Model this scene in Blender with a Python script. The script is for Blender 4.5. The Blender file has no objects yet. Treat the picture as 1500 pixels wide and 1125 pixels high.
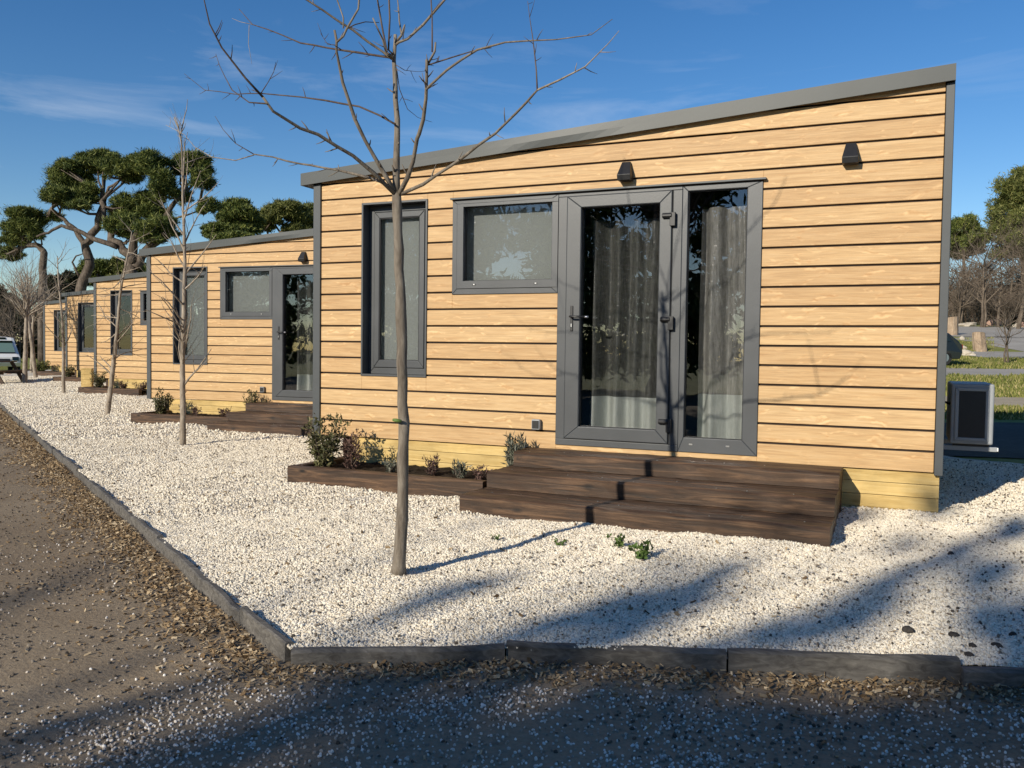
import bpy, bmesh, math, random
import numpy as np
from mathutils import Vector, Matrix
random.seed(7); rng = np.random.default_rng(7)
sc = bpy.context.scene
COL = sc.collection
R = math.radians

# ------------------------------------------------------------------ camera
CAM = np.array([5.305, -7.18, 0.87])
RC = np.array([[0.912, 0.409, 0.013], [0.028, -0.030, -0.999], [-0.408, 0.912, -0.039]])
u_, s_, v_ = np.linalg.svd(RC); RC = u_ @ v_
F = 1280.0
FWD2 = np.array([-0.4084, 0.9128]); RGT2 = np.array([0.9128, 0.4084])
def ray(px, py): return RC.T @ np.array([(px-750)/F, (py-562.5)/F, 1.0])
def at(px, py, D): return CAM + D*ray(px, py)          # a point seen at a pixel, D metres away along the view axis
def on_y(px, py, Y):
    d = ray(px, py); return CAM + d*((Y-CAM[1])/d[1])
def on_z(px, py, Z):
    d = ray(px, py); return CAM + d*((Z-CAM[2])/d[2])
cd = bpy.data.cameras.new('camera'); co = bpy.data.objects.new('camera', cd); COL.objects.link(co)
cd.sensor_width = 36; cd.lens = F/1500*36; cd.clip_start = 0.05; cd.clip_end = 2000
M = Matrix(((RC[0][0], -RC[1][0], -RC[2][0], CAM[0]), (RC[0][1], -RC[1][1], -RC[2][1], CAM[1]), (RC[0][2], -RC[1][2], -RC[2][2], CAM[2]), (0, 0, 0, 1)))
co.matrix_world = M
sc.camera = co

# ------------------------------------------------------------------ light
SX, SE = 0.305, 0.46                                     # light travels along (SX, 1, -SE)
ELEV = math.atan(SE/math.hypot(SX, 1)); AZ = math.atan2(-SX, -1)
sd = bpy.data.lights.new('sun', 'SUN'); so = bpy.data.objects.new('sun', sd); COL.objects.link(so)
sd.energy = 5.0; sd.angle = R(0.6); sd.color = (1.0, 0.92, 0.775)
so.rotation_euler = Vector((SX, 1, -SE)).to_track_quat('-Z', 'Y').to_euler()
w = bpy.data.worlds.new('World'); sc.world = w; w.use_nodes = True
nt = w.node_tree; nt.nodes.clear()
def N(nt, t, **kw):
    n = nt.nodes.new(t)
    for k, v in kw.items(): setattr(n, k, v)
    return n
sky = N(nt, 'ShaderNodeTexSky', sky_type='NISHITA', sun_disc=False, sun_elevation=ELEV, sun_rotation=AZ % (2*math.pi), altitude=600, air_density=1.0, dust_density=0.1, ozone_density=2.0)
tc = N(nt, 'ShaderNodeTexCoord')
mp = N(nt, 'ShaderNodeMapping'); mp.inputs['Rotation'].default_value = (R(8), R(-6), R(20)); mp.inputs['Scale'].default_value = (2.0, 2.0, 11.0)
nz = N(nt, 'ShaderNodeTexNoise'); nz.inputs['Scale'].default_value = 1.5; nz.inputs['Detail'].default_value = 7; nz.inputs['Roughness'].default_value = 0.6; nz.inputs['Distortion'].default_value = 0.7
cr = N(nt, 'ShaderNodeValToRGB'); cr.color_ramp.elements[0].position = 0.56; cr.color_ramp.elements[1].position = 0.92
sx = N(nt, 'ShaderNodeSeparateXYZ')
# more cirrus low and to the left (west), hardly any overhead
band = N(nt, 'ShaderNodeMapRange'); band.inputs['From Min'].default_value = 0.42; band.inputs['From Max'].default_value = 0.10; band.inputs['To Min'].default_value = 0.10; band.inputs['To Max'].default_value = 0.62
west = N(nt, 'ShaderNodeMapRange'); west.inputs['From Min'].default_value = 0.35; west.inputs['From Max'].default_value = -0.75; west.inputs['To Min'].default_value = 0.35; west.inputs['To Max'].default_value = 1.0
mul = N(nt, 'ShaderNodeMath', operation='MULTIPLY'); mul2 = N(nt, 'ShaderNodeMath', operation='MULTIPLY')
mix = N(nt, 'ShaderNodeMixRGB'); mix.inputs['Color2'].default_value = (8.5, 8.8, 9.2, 1)
hsv = N(nt, 'ShaderNodeHueSaturation'); hsv.inputs['Hue'].default_value = 0.507; hsv.inputs['Saturation'].default_value = 1.34
bg = N(nt, 'ShaderNodeBackground'); bg.inputs['Strength'].default_value = 0.106
out = N(nt, 'ShaderNodeOutputWorld')
L = nt.links.new
L(tc.outputs['Generated'], mp.inputs['Vector']); L(mp.outputs['Vector'], nz.inputs['Vector']); L(nz.outputs['Fac'], cr.inputs['Fac'])
L(tc.outputs['Generated'], sx.inputs[0]); L(sx.outputs['Z'], band.inputs['Value']); L(sx.outputs['X'], west.inputs['Value'])
L(cr.outputs['Color'], mul.inputs[0]); L(band.outputs['Result'], mul.inputs[1]); L(mul.outputs[0], mul2.inputs[0]); L(west.outputs['Result'], mul2.inputs[1])
L(sky.outputs['Color'], hsv.inputs['Color']); L(hsv.outputs['Color'], mix.inputs['Color1']); L(mul2.outputs[0], mix.inputs['Fac']); L(mix.outputs['Color'], bg.inputs['Color']); L(bg.outputs[0], out.inputs['Surface'])
vs = sc.view_settings
vs.view_transform = 'Standard'; vs.look = 'None'; vs.exposure = 0.12; vs.gamma = 1.0
sc.cycles.max_bounces = 8; sc.cycles.transparent_max_bounces = 16
sc.cycles.use_adaptive_sampling = True

# ------------------------------------------------------------------ materials
def mat(name):
    m = bpy.data.materials.new(name); m.use_nodes = True
    t = m.node_tree; b = t.nodes['Principled BSDF']
    return m, t, b
def ramp(t, stops):
    r = N(t, 'ShaderNodeValToRGB'); e = r.color_ramp.elements
    while len(e) < len(stops): e.new(0.5)
    for el, (p, c) in zip(e, stops): el.position = p; el.color = (*c, 1)
    return r
def noise(t, vec, scale, detail=4, rough=0.55, dist=0.0, mscale=None):
    n = N(t, 'ShaderNodeTexNoise'); n.inputs['Scale'].default_value = scale; n.inputs['Detail'].default_value = detail
    n.inputs['Roughness'].default_value = rough; n.inputs['Distortion'].default_value = dist
    if mscale is not None:
        m = N(t, 'ShaderNodeMapping'); m.inputs['Scale'].default_value = mscale; t.links.new(vec, m.inputs['Vector']); vec = m.outputs['Vector']
    t.links.new(vec, n.inputs['Vector']); return n
def mixc(t, fac, a, b, blend='MIX'):
    m = N(t, 'ShaderNodeMixRGB', blend_type=blend)
    for k, v in (('Fac', fac), ('Color1', a), ('Color2', b)):
        if isinstance(v, (int, float)): m.inputs[k].default_value = v
        elif isinstance(v, tuple): m.inputs[k].default_value = (*v, 1)
        else: t.links.new(v, m.inputs[k])
    return m.outputs['Color']
def bump(t, b, h, strength=0.3, dist=0.01):
    n = N(t, 'ShaderNodeBump'); n.inputs['Strength'].default_value = strength; n.inputs['Distance'].default_value = dist
    t.links.new(h, n.inputs['Height']); t.links.new(n.outputs['Normal'], b.inputs['Normal'])
def obj_vec(t): return N(t, 'ShaderNodeTexCoord').outputs['Object']
def offset_by_attr(t, vec, attr, amount):
    a = N(t, 'ShaderNodeAttribute', attribute_name=attr); c = N(t, 'ShaderNodeVectorMath', operation='MULTIPLY_ADD')
    c.inputs[1].default_value = amount
    t.links.new(a.outputs['Fac'], c.inputs[0]); t.links.new(vec, c.inputs[2]); return c.outputs[0], a.outputs['Fac']
MAT = {}

def m_siding():
    m, t, b = mat('oak siding')
    v, a = offset_by_attr(t, obj_vec(t), 'tone', (17.0, 3.0, 9.0))
    g1 = noise(t, v, 1.0, 6, 0.62, 0.6, (2.6, 1, 48)); g2 = noise(t, v, 1.0, 4, 0.6, 0.3, (5.0, 1, 150)); kn = noise(t, v, 1.0, 3, 0.5, 1.8, (3.6, 1, 9))
    c = ramp(t, [(0.26, (0.400, 0.240, 0.103)), (0.5, (0.505, 0.333, 0.157)), (0.76, (0.590, 0.415, 0.218))]); t.links.new(g1.outputs['Fac'], c.inputs['Fac'])
    c2 = mixc(t, 0.35, c.outputs['Color'], g2.outputs['Fac'], 'OVERLAY')
    kr = ramp(t, [(0.57, (0, 0, 0)), (0.67, (1, 1, 1))]); t.links.new(kn.outputs['Fac'], kr.inputs['Fac'])
    w2 = N(t, 'ShaderNodeTexWave', wave_type='RINGS'); w2.inputs['Scale'].default_value = 7; w2.inputs['Distortion'].default_value = 9; w2.inputs['Detail'].default_value = 3
    t.links.new(v, w2.inputs['Vector'])
    kc = mixc(t, w2.outputs['Fac'], (0.45, 0.25, 0.095), (0.76, 0.53, 0.27))
    km = N(t, 'ShaderNodeMath', operation='MULTIPLY'); km.inputs[1].default_value = 0.65; t.links.new(kr.outputs['Color'], km.inputs[0])
    c3 = mixc(t, km.outputs[0], c2, kc)
    tn = ramp(t, [(0.0, (0.90, 0.84, 0.80)), (0.5, (1.0, 0.97, 0.95)), (1.0, (1.06, 1.06, 1.08))]); t.links.new(a, tn.inputs['Fac'])
    c4 = mixc(t, 1.0, c3, tn.outputs['Color'], 'MULTIPLY')
    t.links.new(c4, b.inputs['Base Color']); b.inputs['Roughness'].default_value = 0.62
    bump(t, b, g2.outputs['Fac'], 0.25, 0.003); return m
def m_plain(name, col, rough=0.5, spec=0.5, nscale=None, var=0.15, bstr=0.0, metal=0.0):
    m, t, b = mat(name); b.inputs['Roughness'].default_value = rough; b.inputs['Specular IOR Level'].default_value = spec; b.inputs['Metallic'].default_value = metal
    b.inputs['Base Color'].default_value = (*col, 1)
    if nscale:
        n = noise(t, obj_vec(t), nscale, 5, 0.6)
        lo = tuple(x*(1-var) for x in col); hi = tuple(x*(1+var) for x in col)
        c = ramp(t, [(0.3, lo), (0.7, hi)]); t.links.new(n.outputs['Fac'], c.inputs['Fac']); t.links.new(c.outputs['Color'], b.inputs['Base Color'])
        if bstr: bump(t, b, n.outputs['Fac'], bstr, 0.004)
    return m
def m_frame():
    m, t, b = mat('anthracite frame'); v = obj_vec(t)
    n = noise(t, v, 1.0, 4, 0.65, 0.2, (160, 160, 60)); n2 = noise(t, v, 2.2, 4)
    c = ramp(t, [(0.25, (0.046, 0.050, 0.054)), (0.75, (0.070, 0.074, 0.079))]); t.links.new(n2.outputs['Fac'], c.inputs['Fac'])
    t.links.new(c.outputs['Color'], b.inputs['Base Color']); b.inputs['Roughness'].default_value = 0.42
    bump(t, b, n.outputs['Fac'], 0.35, 0.002); return m
def m_wood(name, dark, mid, light, rough=0.75, gscale=(3, 40, 40), attr=True, wear=None):
    m, t, b = mat(name); v = obj_vec(t)
    if attr: v, a = offset_by_attr(t, v, 'tone', (13.0, 7.0, 5.0))
    g = noise(t, v, 1.0, 7, 0.65, 0.8, gscale); g2 = noise(t, v, 2.5, 4)
    c = ramp(t, [(0.28, dark), (0.5, mid), (0.74, light)]); t.links.new(g.outputs['Fac'], c.inputs['Fac'])
    r2 = ramp(t, [(0.3, (0.72, 0.70, 0.68)), (0.7, (1.15, 1.12, 1.1))]); t.links.new(g2.outputs['Fac'], r2.inputs['Fac'])
    cc = mixc(t, 1.0, c.outputs['Color'], r2.outputs['Color'], 'MULTIPLY')
    kv = N(t, 'ShaderNodeTexVoronoi'); km = N(t, 'ShaderNodeMapping'); km.inputs['Scale'].default_value = (1.9, 5.0, 5.0); t.links.new(v, km.inputs['Vector']); t.links.new(km.outputs['Vector'], kv.inputs['Vector']); kv.inputs['Scale'].default_value = 1.4
    kr = ramp(t, [(0.05, (1, 1, 1)), (0.16, (0, 0, 0))]); t.links.new(kv.outputs['Distance'], kr.inputs['Fac'])
    cc = mixc(t, kr.outputs['Color'], cc, tuple(x*0.75 for x in dark))
    if wear:
        wn = noise(t, v, 1.0, 6, 0.7, 1.2, (1.6, 9, 12)); wr = ramp(t, [(0.56, (0, 0, 0)), (0.70, (1, 1, 1))]); t.links.new(wn.outputs['Fac'], wr.inputs['Fac'])
        cc = mixc(t, wr.outputs['Color'], cc, wear)
    t.links.new(cc, b.inputs['Base Color']); b.inputs['Roughness'].default_value = rough; b.inputs['Specular IOR Level'].default_value = 0.3
    bump(t, b, g.outputs['Fac'], 0.5, 0.006); return m
def m_glass():
    m, t, b = mat('window glass'); t.nodes.remove(b); o = t.nodes['Material Output']
    tr = N(t, 'ShaderNodeBsdfTransparent'); tr.inputs['Color'].default_value = (0.87, 0.87, 0.87, 1)
    gl = N(t, 'ShaderNodeBsdfGlossy'); gl.inputs['Roughness'].default_value = 0.0; gl.inputs['Color'].default_value = (0.92, 0.95, 1.0, 1)
    nn = noise(t, obj_vec(t), 2.2, 2); bp = N(t, 'ShaderNodeBump'); bp.inputs['Strength'].default_value = 0.06; bp.inputs['Distance'].default_value = 0.02
    t.links.new(nn.outputs['Fac'], bp.inputs['Height']); t.links.new(bp.outputs['Normal'], gl.inputs['Normal'])
    fr = N(t, 'ShaderNodeFresnel'); fr.inputs['IOR'].default_value = 1.5
    ad = N(t, 'ShaderNodeMath', operation='MULTIPLY_ADD'); ad.inputs[1].default_value = 1.35; ad.inputs[2].default_value = 0.02; t.links.new(fr.outputs[0], ad.inputs[0])
    mx = N(t, 'ShaderNodeMixShader'); t.links.new(ad.outputs[0], mx.inputs[0]); t.links.new(tr.outputs[0], mx.inputs[1]); t.links.new(gl.outputs[0], mx.inputs[2])
    t.links.new(mx.outputs[0], o.inputs['Surface']); return m
def m_gravel():
    m, t, b = mat('white gravel'); v = N(t, 'ShaderNodeTexCoord').outputs['Object']
    vo = N(t, 'ShaderNodeTexVoronoi'); vo.inputs['Scale'].default_value = 62; t.links.new(v, vo.inputs['Vector'])
    big = noise(t, v, 0.9, 5, 0.6); sp = N(t, 'ShaderNodeSeparateColor'); t.links.new(vo.outputs['Color'], sp.inputs[0])
    c = ramp(t, [(0.0, (0.38, 0.32, 0.25)), (0.35, (0.62, 0.56, 0.465)), (1.0, (0.82, 0.77, 0.675))]); t.links.new(sp.outputs[0], c.inputs['Fac'])
    r2 = ramp(t, [(0.3, (0.86, 0.85, 0.83)), (0.7, (1.0, 1.0, 1.0))]); t.links.new(big.outputs['Fac'], r2.inputs['Fac'])
    cc = mixc(t, 1.0, c.outputs['Color'], r2.outputs['Color'], 'MULTIPLY')
    t.links.new(cc, b.inputs['Base Color']); b.inputs['Roughness'].default_value = 0.9; b.inputs['Specular IOR Level'].default_value = 0.2
    inv = N(t, 'ShaderNodeMath', operation='SUBTRACT'); inv.inputs[0].default_value = 1.0; t.links.new(vo.outputs['Distance'], inv.inputs[1])
    bump(t, b, inv.outputs[0], 1.0, 0.012); return m
def m_pebble(name, stops, rough=0.85):
    m, t, b = mat(name); oi = N(t, 'ShaderNodeObjectInfo'); c = ramp(t, stops); t.links.new(oi.outputs['Random'], c.inputs['Fac'])
    t.links.new(c.outputs['Color'], b.inputs['Base Color']); b.inputs['Roughness'].default_value = rough; b.inputs['Specular IOR Level'].default_value = 0.25; return m
def m_earth(name, c0, c1, c2, fine=60, bstr=0.6, speck=None):
    m, t, b = mat(name); v = obj_vec(t)
    n1 = noise(t, v, 0.55, 6, 0.6, 0.3); n2 = noise(t, v, fine, 5, 0.7)
    f = N(t, 'ShaderNodeMath', operation='MULTIPLY_ADD'); f.inputs[1].default_value = 0.5; t.links.new(n2.outputs['Fac'], f.inputs[0])
    h = N(t, 'ShaderNodeMath', operation='MULTIPLY'); h.inputs[1].default_value = 0.5; t.links.new(n1.outputs['Fac'], h.inputs[0]); t.links.new(h.outputs[0], f.inputs[2])
    c = ramp(t, [(0.32, c0), (0.5, c1), (0.68, c2)]); t.links.new(f.outputs[0], c.inputs['Fac'])
    cc = c.outputs['Color']
    if speck:
        vo = N(t, 'ShaderNodeTexVoronoi'); vo.inputs['Scale'].default_value = 45; t.links.new(v, vo.inputs['Vector'])
        vr = ramp(t, [(0.08, (1, 1, 1)), (0.2, (0, 0, 0))]); t.links.new(vo.outputs['Distance'], vr.inputs['Fac'])
        cc = mixc(t, vr.outputs['Color'], cc, speck)
    t.links.new(cc, b.inputs['Base Color']); b.inputs['Roughness'].default_value = 0.95; b.inputs['Specular IOR Level'].default_value = 0.15
    bump(t, b, n2.outputs['Fac'], bstr, 0.012); return m
def m_leaf(name, c0, c1, c2, scale=1.2, transl=0.15):
    m, t, b = mat(name); v = obj_vec(t); a = N(t, 'ShaderNodeAttribute', attribute_name='tone'); n = noise(t, v, scale, 3)
    f = N(t, 'ShaderNodeMath', operation='MULTIPLY_ADD'); f.inputs[1].default_value = 0.6; t.links.new(a.outputs['Fac'], f.inputs[0])
    h = N(t, 'ShaderNodeMath', operation='MULTIPLY'); h.inputs[1].default_value = 0.4; t.links.new(n.outputs['Fac'], h.inputs[0]); t.links.new(h.outputs[0], f.inputs[2])
    c = ramp(t, [(0.15, c0), (0.5, c1), (0.85, c2)]); t.links.new(f.outputs[0], c.inputs['Fac']); t.links.new(c.outputs['Color'], b.inputs['Base Color'])
    b.inputs['Roughness'].default_value = 0.6; b.inputs['Specular IOR Level'].default_value = 0.25
    return m
def m_bark(name, c0, c1, c2, sc_=(9, 9, 2.2), b_=0.7):
    m, t, b = mat(name); v = obj_vec(t); n = noise(t, v, 3.0, 6, 0.65, 0.5, sc_); n2 = noise(t, v, 1.1, 3)
    f = N(t, 'ShaderNodeMath', operation='MULTIPLY_ADD'); f.inputs[1].default_value = 0.65; t.links.new(n.outputs['Fac'], f.inputs[0])
    h = N(t, 'ShaderNodeMath', operation='MULTIPLY'); h.inputs[1].default_value = 0.35; t.links.new(n2.outputs['Fac'], h.inputs[0]); t.links.new(h.outputs[0], f.inputs[2])
    c = ramp(t, [(0.36, c0), (0.5, c1), (0.66, c2)]); t.links.new(f.outputs[0], c.inputs['Fac']); t.links.new(c.outputs['Color'], b.inputs['Base Color'])
    b.inputs['Roughness'].default_value = 0.8; b.inputs['Specular IOR Level'].default_value = 0.2; bump(t, b, n.outputs['Fac'], b_, 0.006); return m
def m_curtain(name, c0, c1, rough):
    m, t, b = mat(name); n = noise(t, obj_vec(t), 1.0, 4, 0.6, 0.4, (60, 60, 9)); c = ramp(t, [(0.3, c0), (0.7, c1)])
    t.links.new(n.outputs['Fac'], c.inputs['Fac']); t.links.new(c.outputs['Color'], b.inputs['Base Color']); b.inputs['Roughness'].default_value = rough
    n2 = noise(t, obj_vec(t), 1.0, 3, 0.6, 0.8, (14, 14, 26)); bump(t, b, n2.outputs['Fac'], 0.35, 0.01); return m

MAT['siding'] = m_siding()
MAT['gap'] = m_plain('dark groove backing', (0.035, 0.022, 0.016), 0.9)
MAT['frame'] = m_frame()
MAT['trim'] = m_plain('grey metal trim', (0.058, 0.064, 0.067), 0.5, 0.5, 5, 0.08)
MAT['fascia'] = m_plain('grey metal flashing', (0.048, 0.054, 0.053), 0.5, 0.5, 1.6, 0.10, 0.12)
MAT['black'] = m_plain('black powder coat', (0.012, 0.012, 0.013), 0.45, 0.5, 30, 0.2)
MAT['gasket'] = m_plain('black rubber gasket', (0.008, 0.008, 0.009), 0.7)
MAT['glass'] = m_glass()
MAT['blind'] = m_plain('grey green roller blind', (0.30, 0.325, 0.315), 0.85, 0.2, 90, 0.06)
MAT['interior'] = m_plain('dim interior wall', (0.05, 0.05, 0.048), 0.9)
MAT['pine'] = m_wood('pine skirting boards', (0.42, 0.285, 0.095), (0.57, 0.415, 0.165), (0.66, 0.51, 0.235), 0.7, (2.2, 30, 30))
MAT['sleeper'] = m_wood('brown stained sleeper', (0.012, 0.006, 0.003), (0.058, 0.031, 0.016), (0.185, 0.106, 0.056), 0.58, (1.7, 26, 26), True, (0.012, 0.007, 0.004))
MAT['sleeper'].node_tree.nodes['Principled BSDF'].inputs['Specular IOR Level'].default_value = 0.4
MAT['kerb'] = m_wood('weathered edging timber', (0.055, 0.050, 0.045), (0.115, 0.108, 0.098), (0.20, 0.19, 0.17), 0.85, (4, 40, 40))
MAT['gravel'] = m_gravel()
MAT['pebble'] = m_pebble('white pebble', [(0.0, (0.24, 0.20, 0.155)), (0.10, (0.53, 0.45, 0.335)), (0.4, (0.735, 0.655, 0.52)), (1.0, (0.85, 0.78, 0.65))])
MAT['straypebble'] = m_pebble('dusty white pebble', [(0.0, (0.20, 0.155, 0.115)), (0.35, (0.44, 0.38, 0.32)), (0.7, (0.66, 0.60, 0.53)), (1.0, (0.84, 0.80, 0.74))])
MAT['grassblade'] = m_pebble('grass blade', [(0.0, (0.06, 0.075, 0.015)), (0.5, (0.15, 0.165, 0.035)), (0.8, (0.24, 0.22, 0.07)), (1.0, (0.38, 0.31, 0.15))])
MAT['chip'] = m_pebble('dry leaf and chip litter', [(0.0, (0.08, 0.048, 0.022)), (0.3, (0.21, 0.135, 0.068)), (0.7, (0.36, 0.255, 0.14)), (1.0, (0.54, 0.43, 0.28))], 0.8)
MAT['darkpebble'] = m_pebble('grey pebble', [(0.0, (0.055, 0.045, 0.035)), (0.5, (0.13, 0.105, 0.08)), (1.0, (0.24, 0.20, 0.155))])
MAT['path'] = m_earth('compacted earth path', (0.165, 0.120, 0.078), (0.255, 0.195, 0.130), (0.34, 0.27, 0.185), 42, 0.7)
MAT['grassground'] = m_earth('short winter grass', (0.115, 0.125, 0.028), (0.20, 0.205, 0.048), (0.33, 0.275, 0.11), 9, 0.25)
MAT['asphalt'] = m_earth('worn asphalt', (0.25, 0.228, 0.195), (0.34, 0.312, 0.27), (0.42, 0.39, 0.34), 50, 0.15)
MAT['darkasphalt'] = m_earth('dark asphalt', (0.030, 0.028, 0.026), (0.055, 0.051, 0.046), (0.10, 0.09, 0.078), 14, 0.6)
MAT['dirt'] = m_earth('sandy dirt', (0.28, 0.225, 0.15), (0.39, 0.325, 0.225), (0.48, 0.41, 0.30), 20, 0.3)
MAT['soil'] = m_earth('planter soil', (0.012, 0.009, 0.006), (0.025, 0.018, 0.012), (0.045, 0.033, 0.022), 40, 0.9)
MAT['bark'] = m_bark('young tree bark', (0.085, 0.066, 0.050), (0.165, 0.138, 0.108), (0.27, 0.235, 0.19))
MAT['twig'] = m_bark('twig bark', (0.05, 0.034, 0.027), (0.095, 0.070, 0.056), (0.16, 0.125, 0.10))
MAT['palebark'] = m_bark('pale bark', (0.14, 0.11, 0.08), (0.29, 0.24, 0.185), (0.44, 0.385, 0.315))
MAT['pinebark'] = m_bark('pine bark', (0.035, 0.026, 0.020), (0.10, 0.078, 0.060), (0.21, 0.17, 0.135), (4, 4, 1.2))
MAT['brownbark'] = m_bark('bare brown branches', (0.055, 0.042, 0.031), (0.125, 0.098, 0.074), (0.23, 0.185, 0.145))
MAT['needle'] = m_leaf('pine needles', (0.016, 0.030, 0.008), (0.072, 0.098, 0.020), (0.24, 0.25, 0.065), 0.9)
MAT['needle2'] = m_leaf('olive pine needles', (0.032, 0.045, 0.012), (0.10, 0.115, 0.028), (0.22, 0.21, 0.07), 0.5)
MAT['shrub'] = m_leaf('shrub leaves', (0.030, 0.034, 0.014), (0.085, 0.085, 0.032), (0.21, 0.175, 0.085), 5)
MAT['lavender'] = m_leaf('grey green leaves', (0.045, 0.050, 0.034), (0.12, 0.125, 0.09), (0.26, 0.25, 0.20), 8)
MAT['purple'] = m_leaf('brown heather leaves', (0.035, 0.020, 0.015), (0.09, 0.05, 0.04), (0.17, 0.10, 0.08), 8)
MAT['sprout'] = m_leaf('weed leaves', (0.03, 0.055, 0.01), (0.07, 0.12, 0.025), (0.13, 0.19, 0.05), 8)
MAT['thicket'] = m_leaf('dark undergrowth', (0.010, 0.014, 0.007), (0.024, 0.030, 0.013), (0.055, 0.055, 0.026), 0.6)
MAT['scrub'] = m_leaf('brown scrub twigs', (0.05, 0.035, 0.026), (0.11, 0.08, 0.06), (0.20, 0.15, 0.11), 0.3)
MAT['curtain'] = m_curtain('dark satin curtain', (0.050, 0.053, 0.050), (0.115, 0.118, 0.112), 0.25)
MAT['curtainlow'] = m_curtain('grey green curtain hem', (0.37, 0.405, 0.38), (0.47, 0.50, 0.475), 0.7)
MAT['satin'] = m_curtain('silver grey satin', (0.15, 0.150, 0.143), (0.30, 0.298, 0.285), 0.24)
MAT['chrome'] = m_plain('brushed steel', (0.55, 0.55, 0.55), 0.3, 0.5, None, 0, 0, 1.0)
MAT['acgrey'] = m_plain('grey painted casing', (0.27, 0.285, 0.30), 0.45, 0.5, 6, 0.08)
MAT['white'] = m_plain('white painted panel', (0.78, 0.78, 0.76), 0.35, 0.5, 3, 0.04)
MAT['darkglass'] = m_plain('dark vehicle glass', (0.012, 0.02, 0.018), 0.08, 0.6)
MAT['tyre'] = m_plain('tyre rubber', (0.015, 0.015, 0.015), 0.85)
MAT['carpaint'] = m_plain('dark car paint', (0.010, 0.013, 0.012), 0.25, 0.6)
MAT['redlamp'] = m_plain('red lamp lens', (0.25, 0.01, 0.01), 0.2)
MAT['teal'] = m_plain('grey green windscreen reflection', (0.14, 0.22, 0.20), 0.35)  # greenish reflection on the van windscreen, put into the base colour
MAT['stone'] = m_earth('pale boulder', (0.30, 0.25, 0.19), (0.47, 0.41, 0.33), (0.62, 0.56, 0.47), 12, 0.9)
MAT['darkstone'] = m_earth('dark pebble stone', (0.03, 0.026, 0.022), (0.06, 0.052, 0.045), (0.10, 0.09, 0.08), 40, 0.6)
MAT['pinkstone'] = m_earth('pinkish boulder', (0.24, 0.15, 0.11), (0.38, 0.24, 0.18), (0.50, 0.36, 0.28), 6, 0.9)
MAT['logwood'] = m_wood('cut log', (0.20, 0.14, 0.09), (0.36, 0.27, 0.185), (0.48, 0.39, 0.29), 0.85, (14, 14, 2.0), False)

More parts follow.
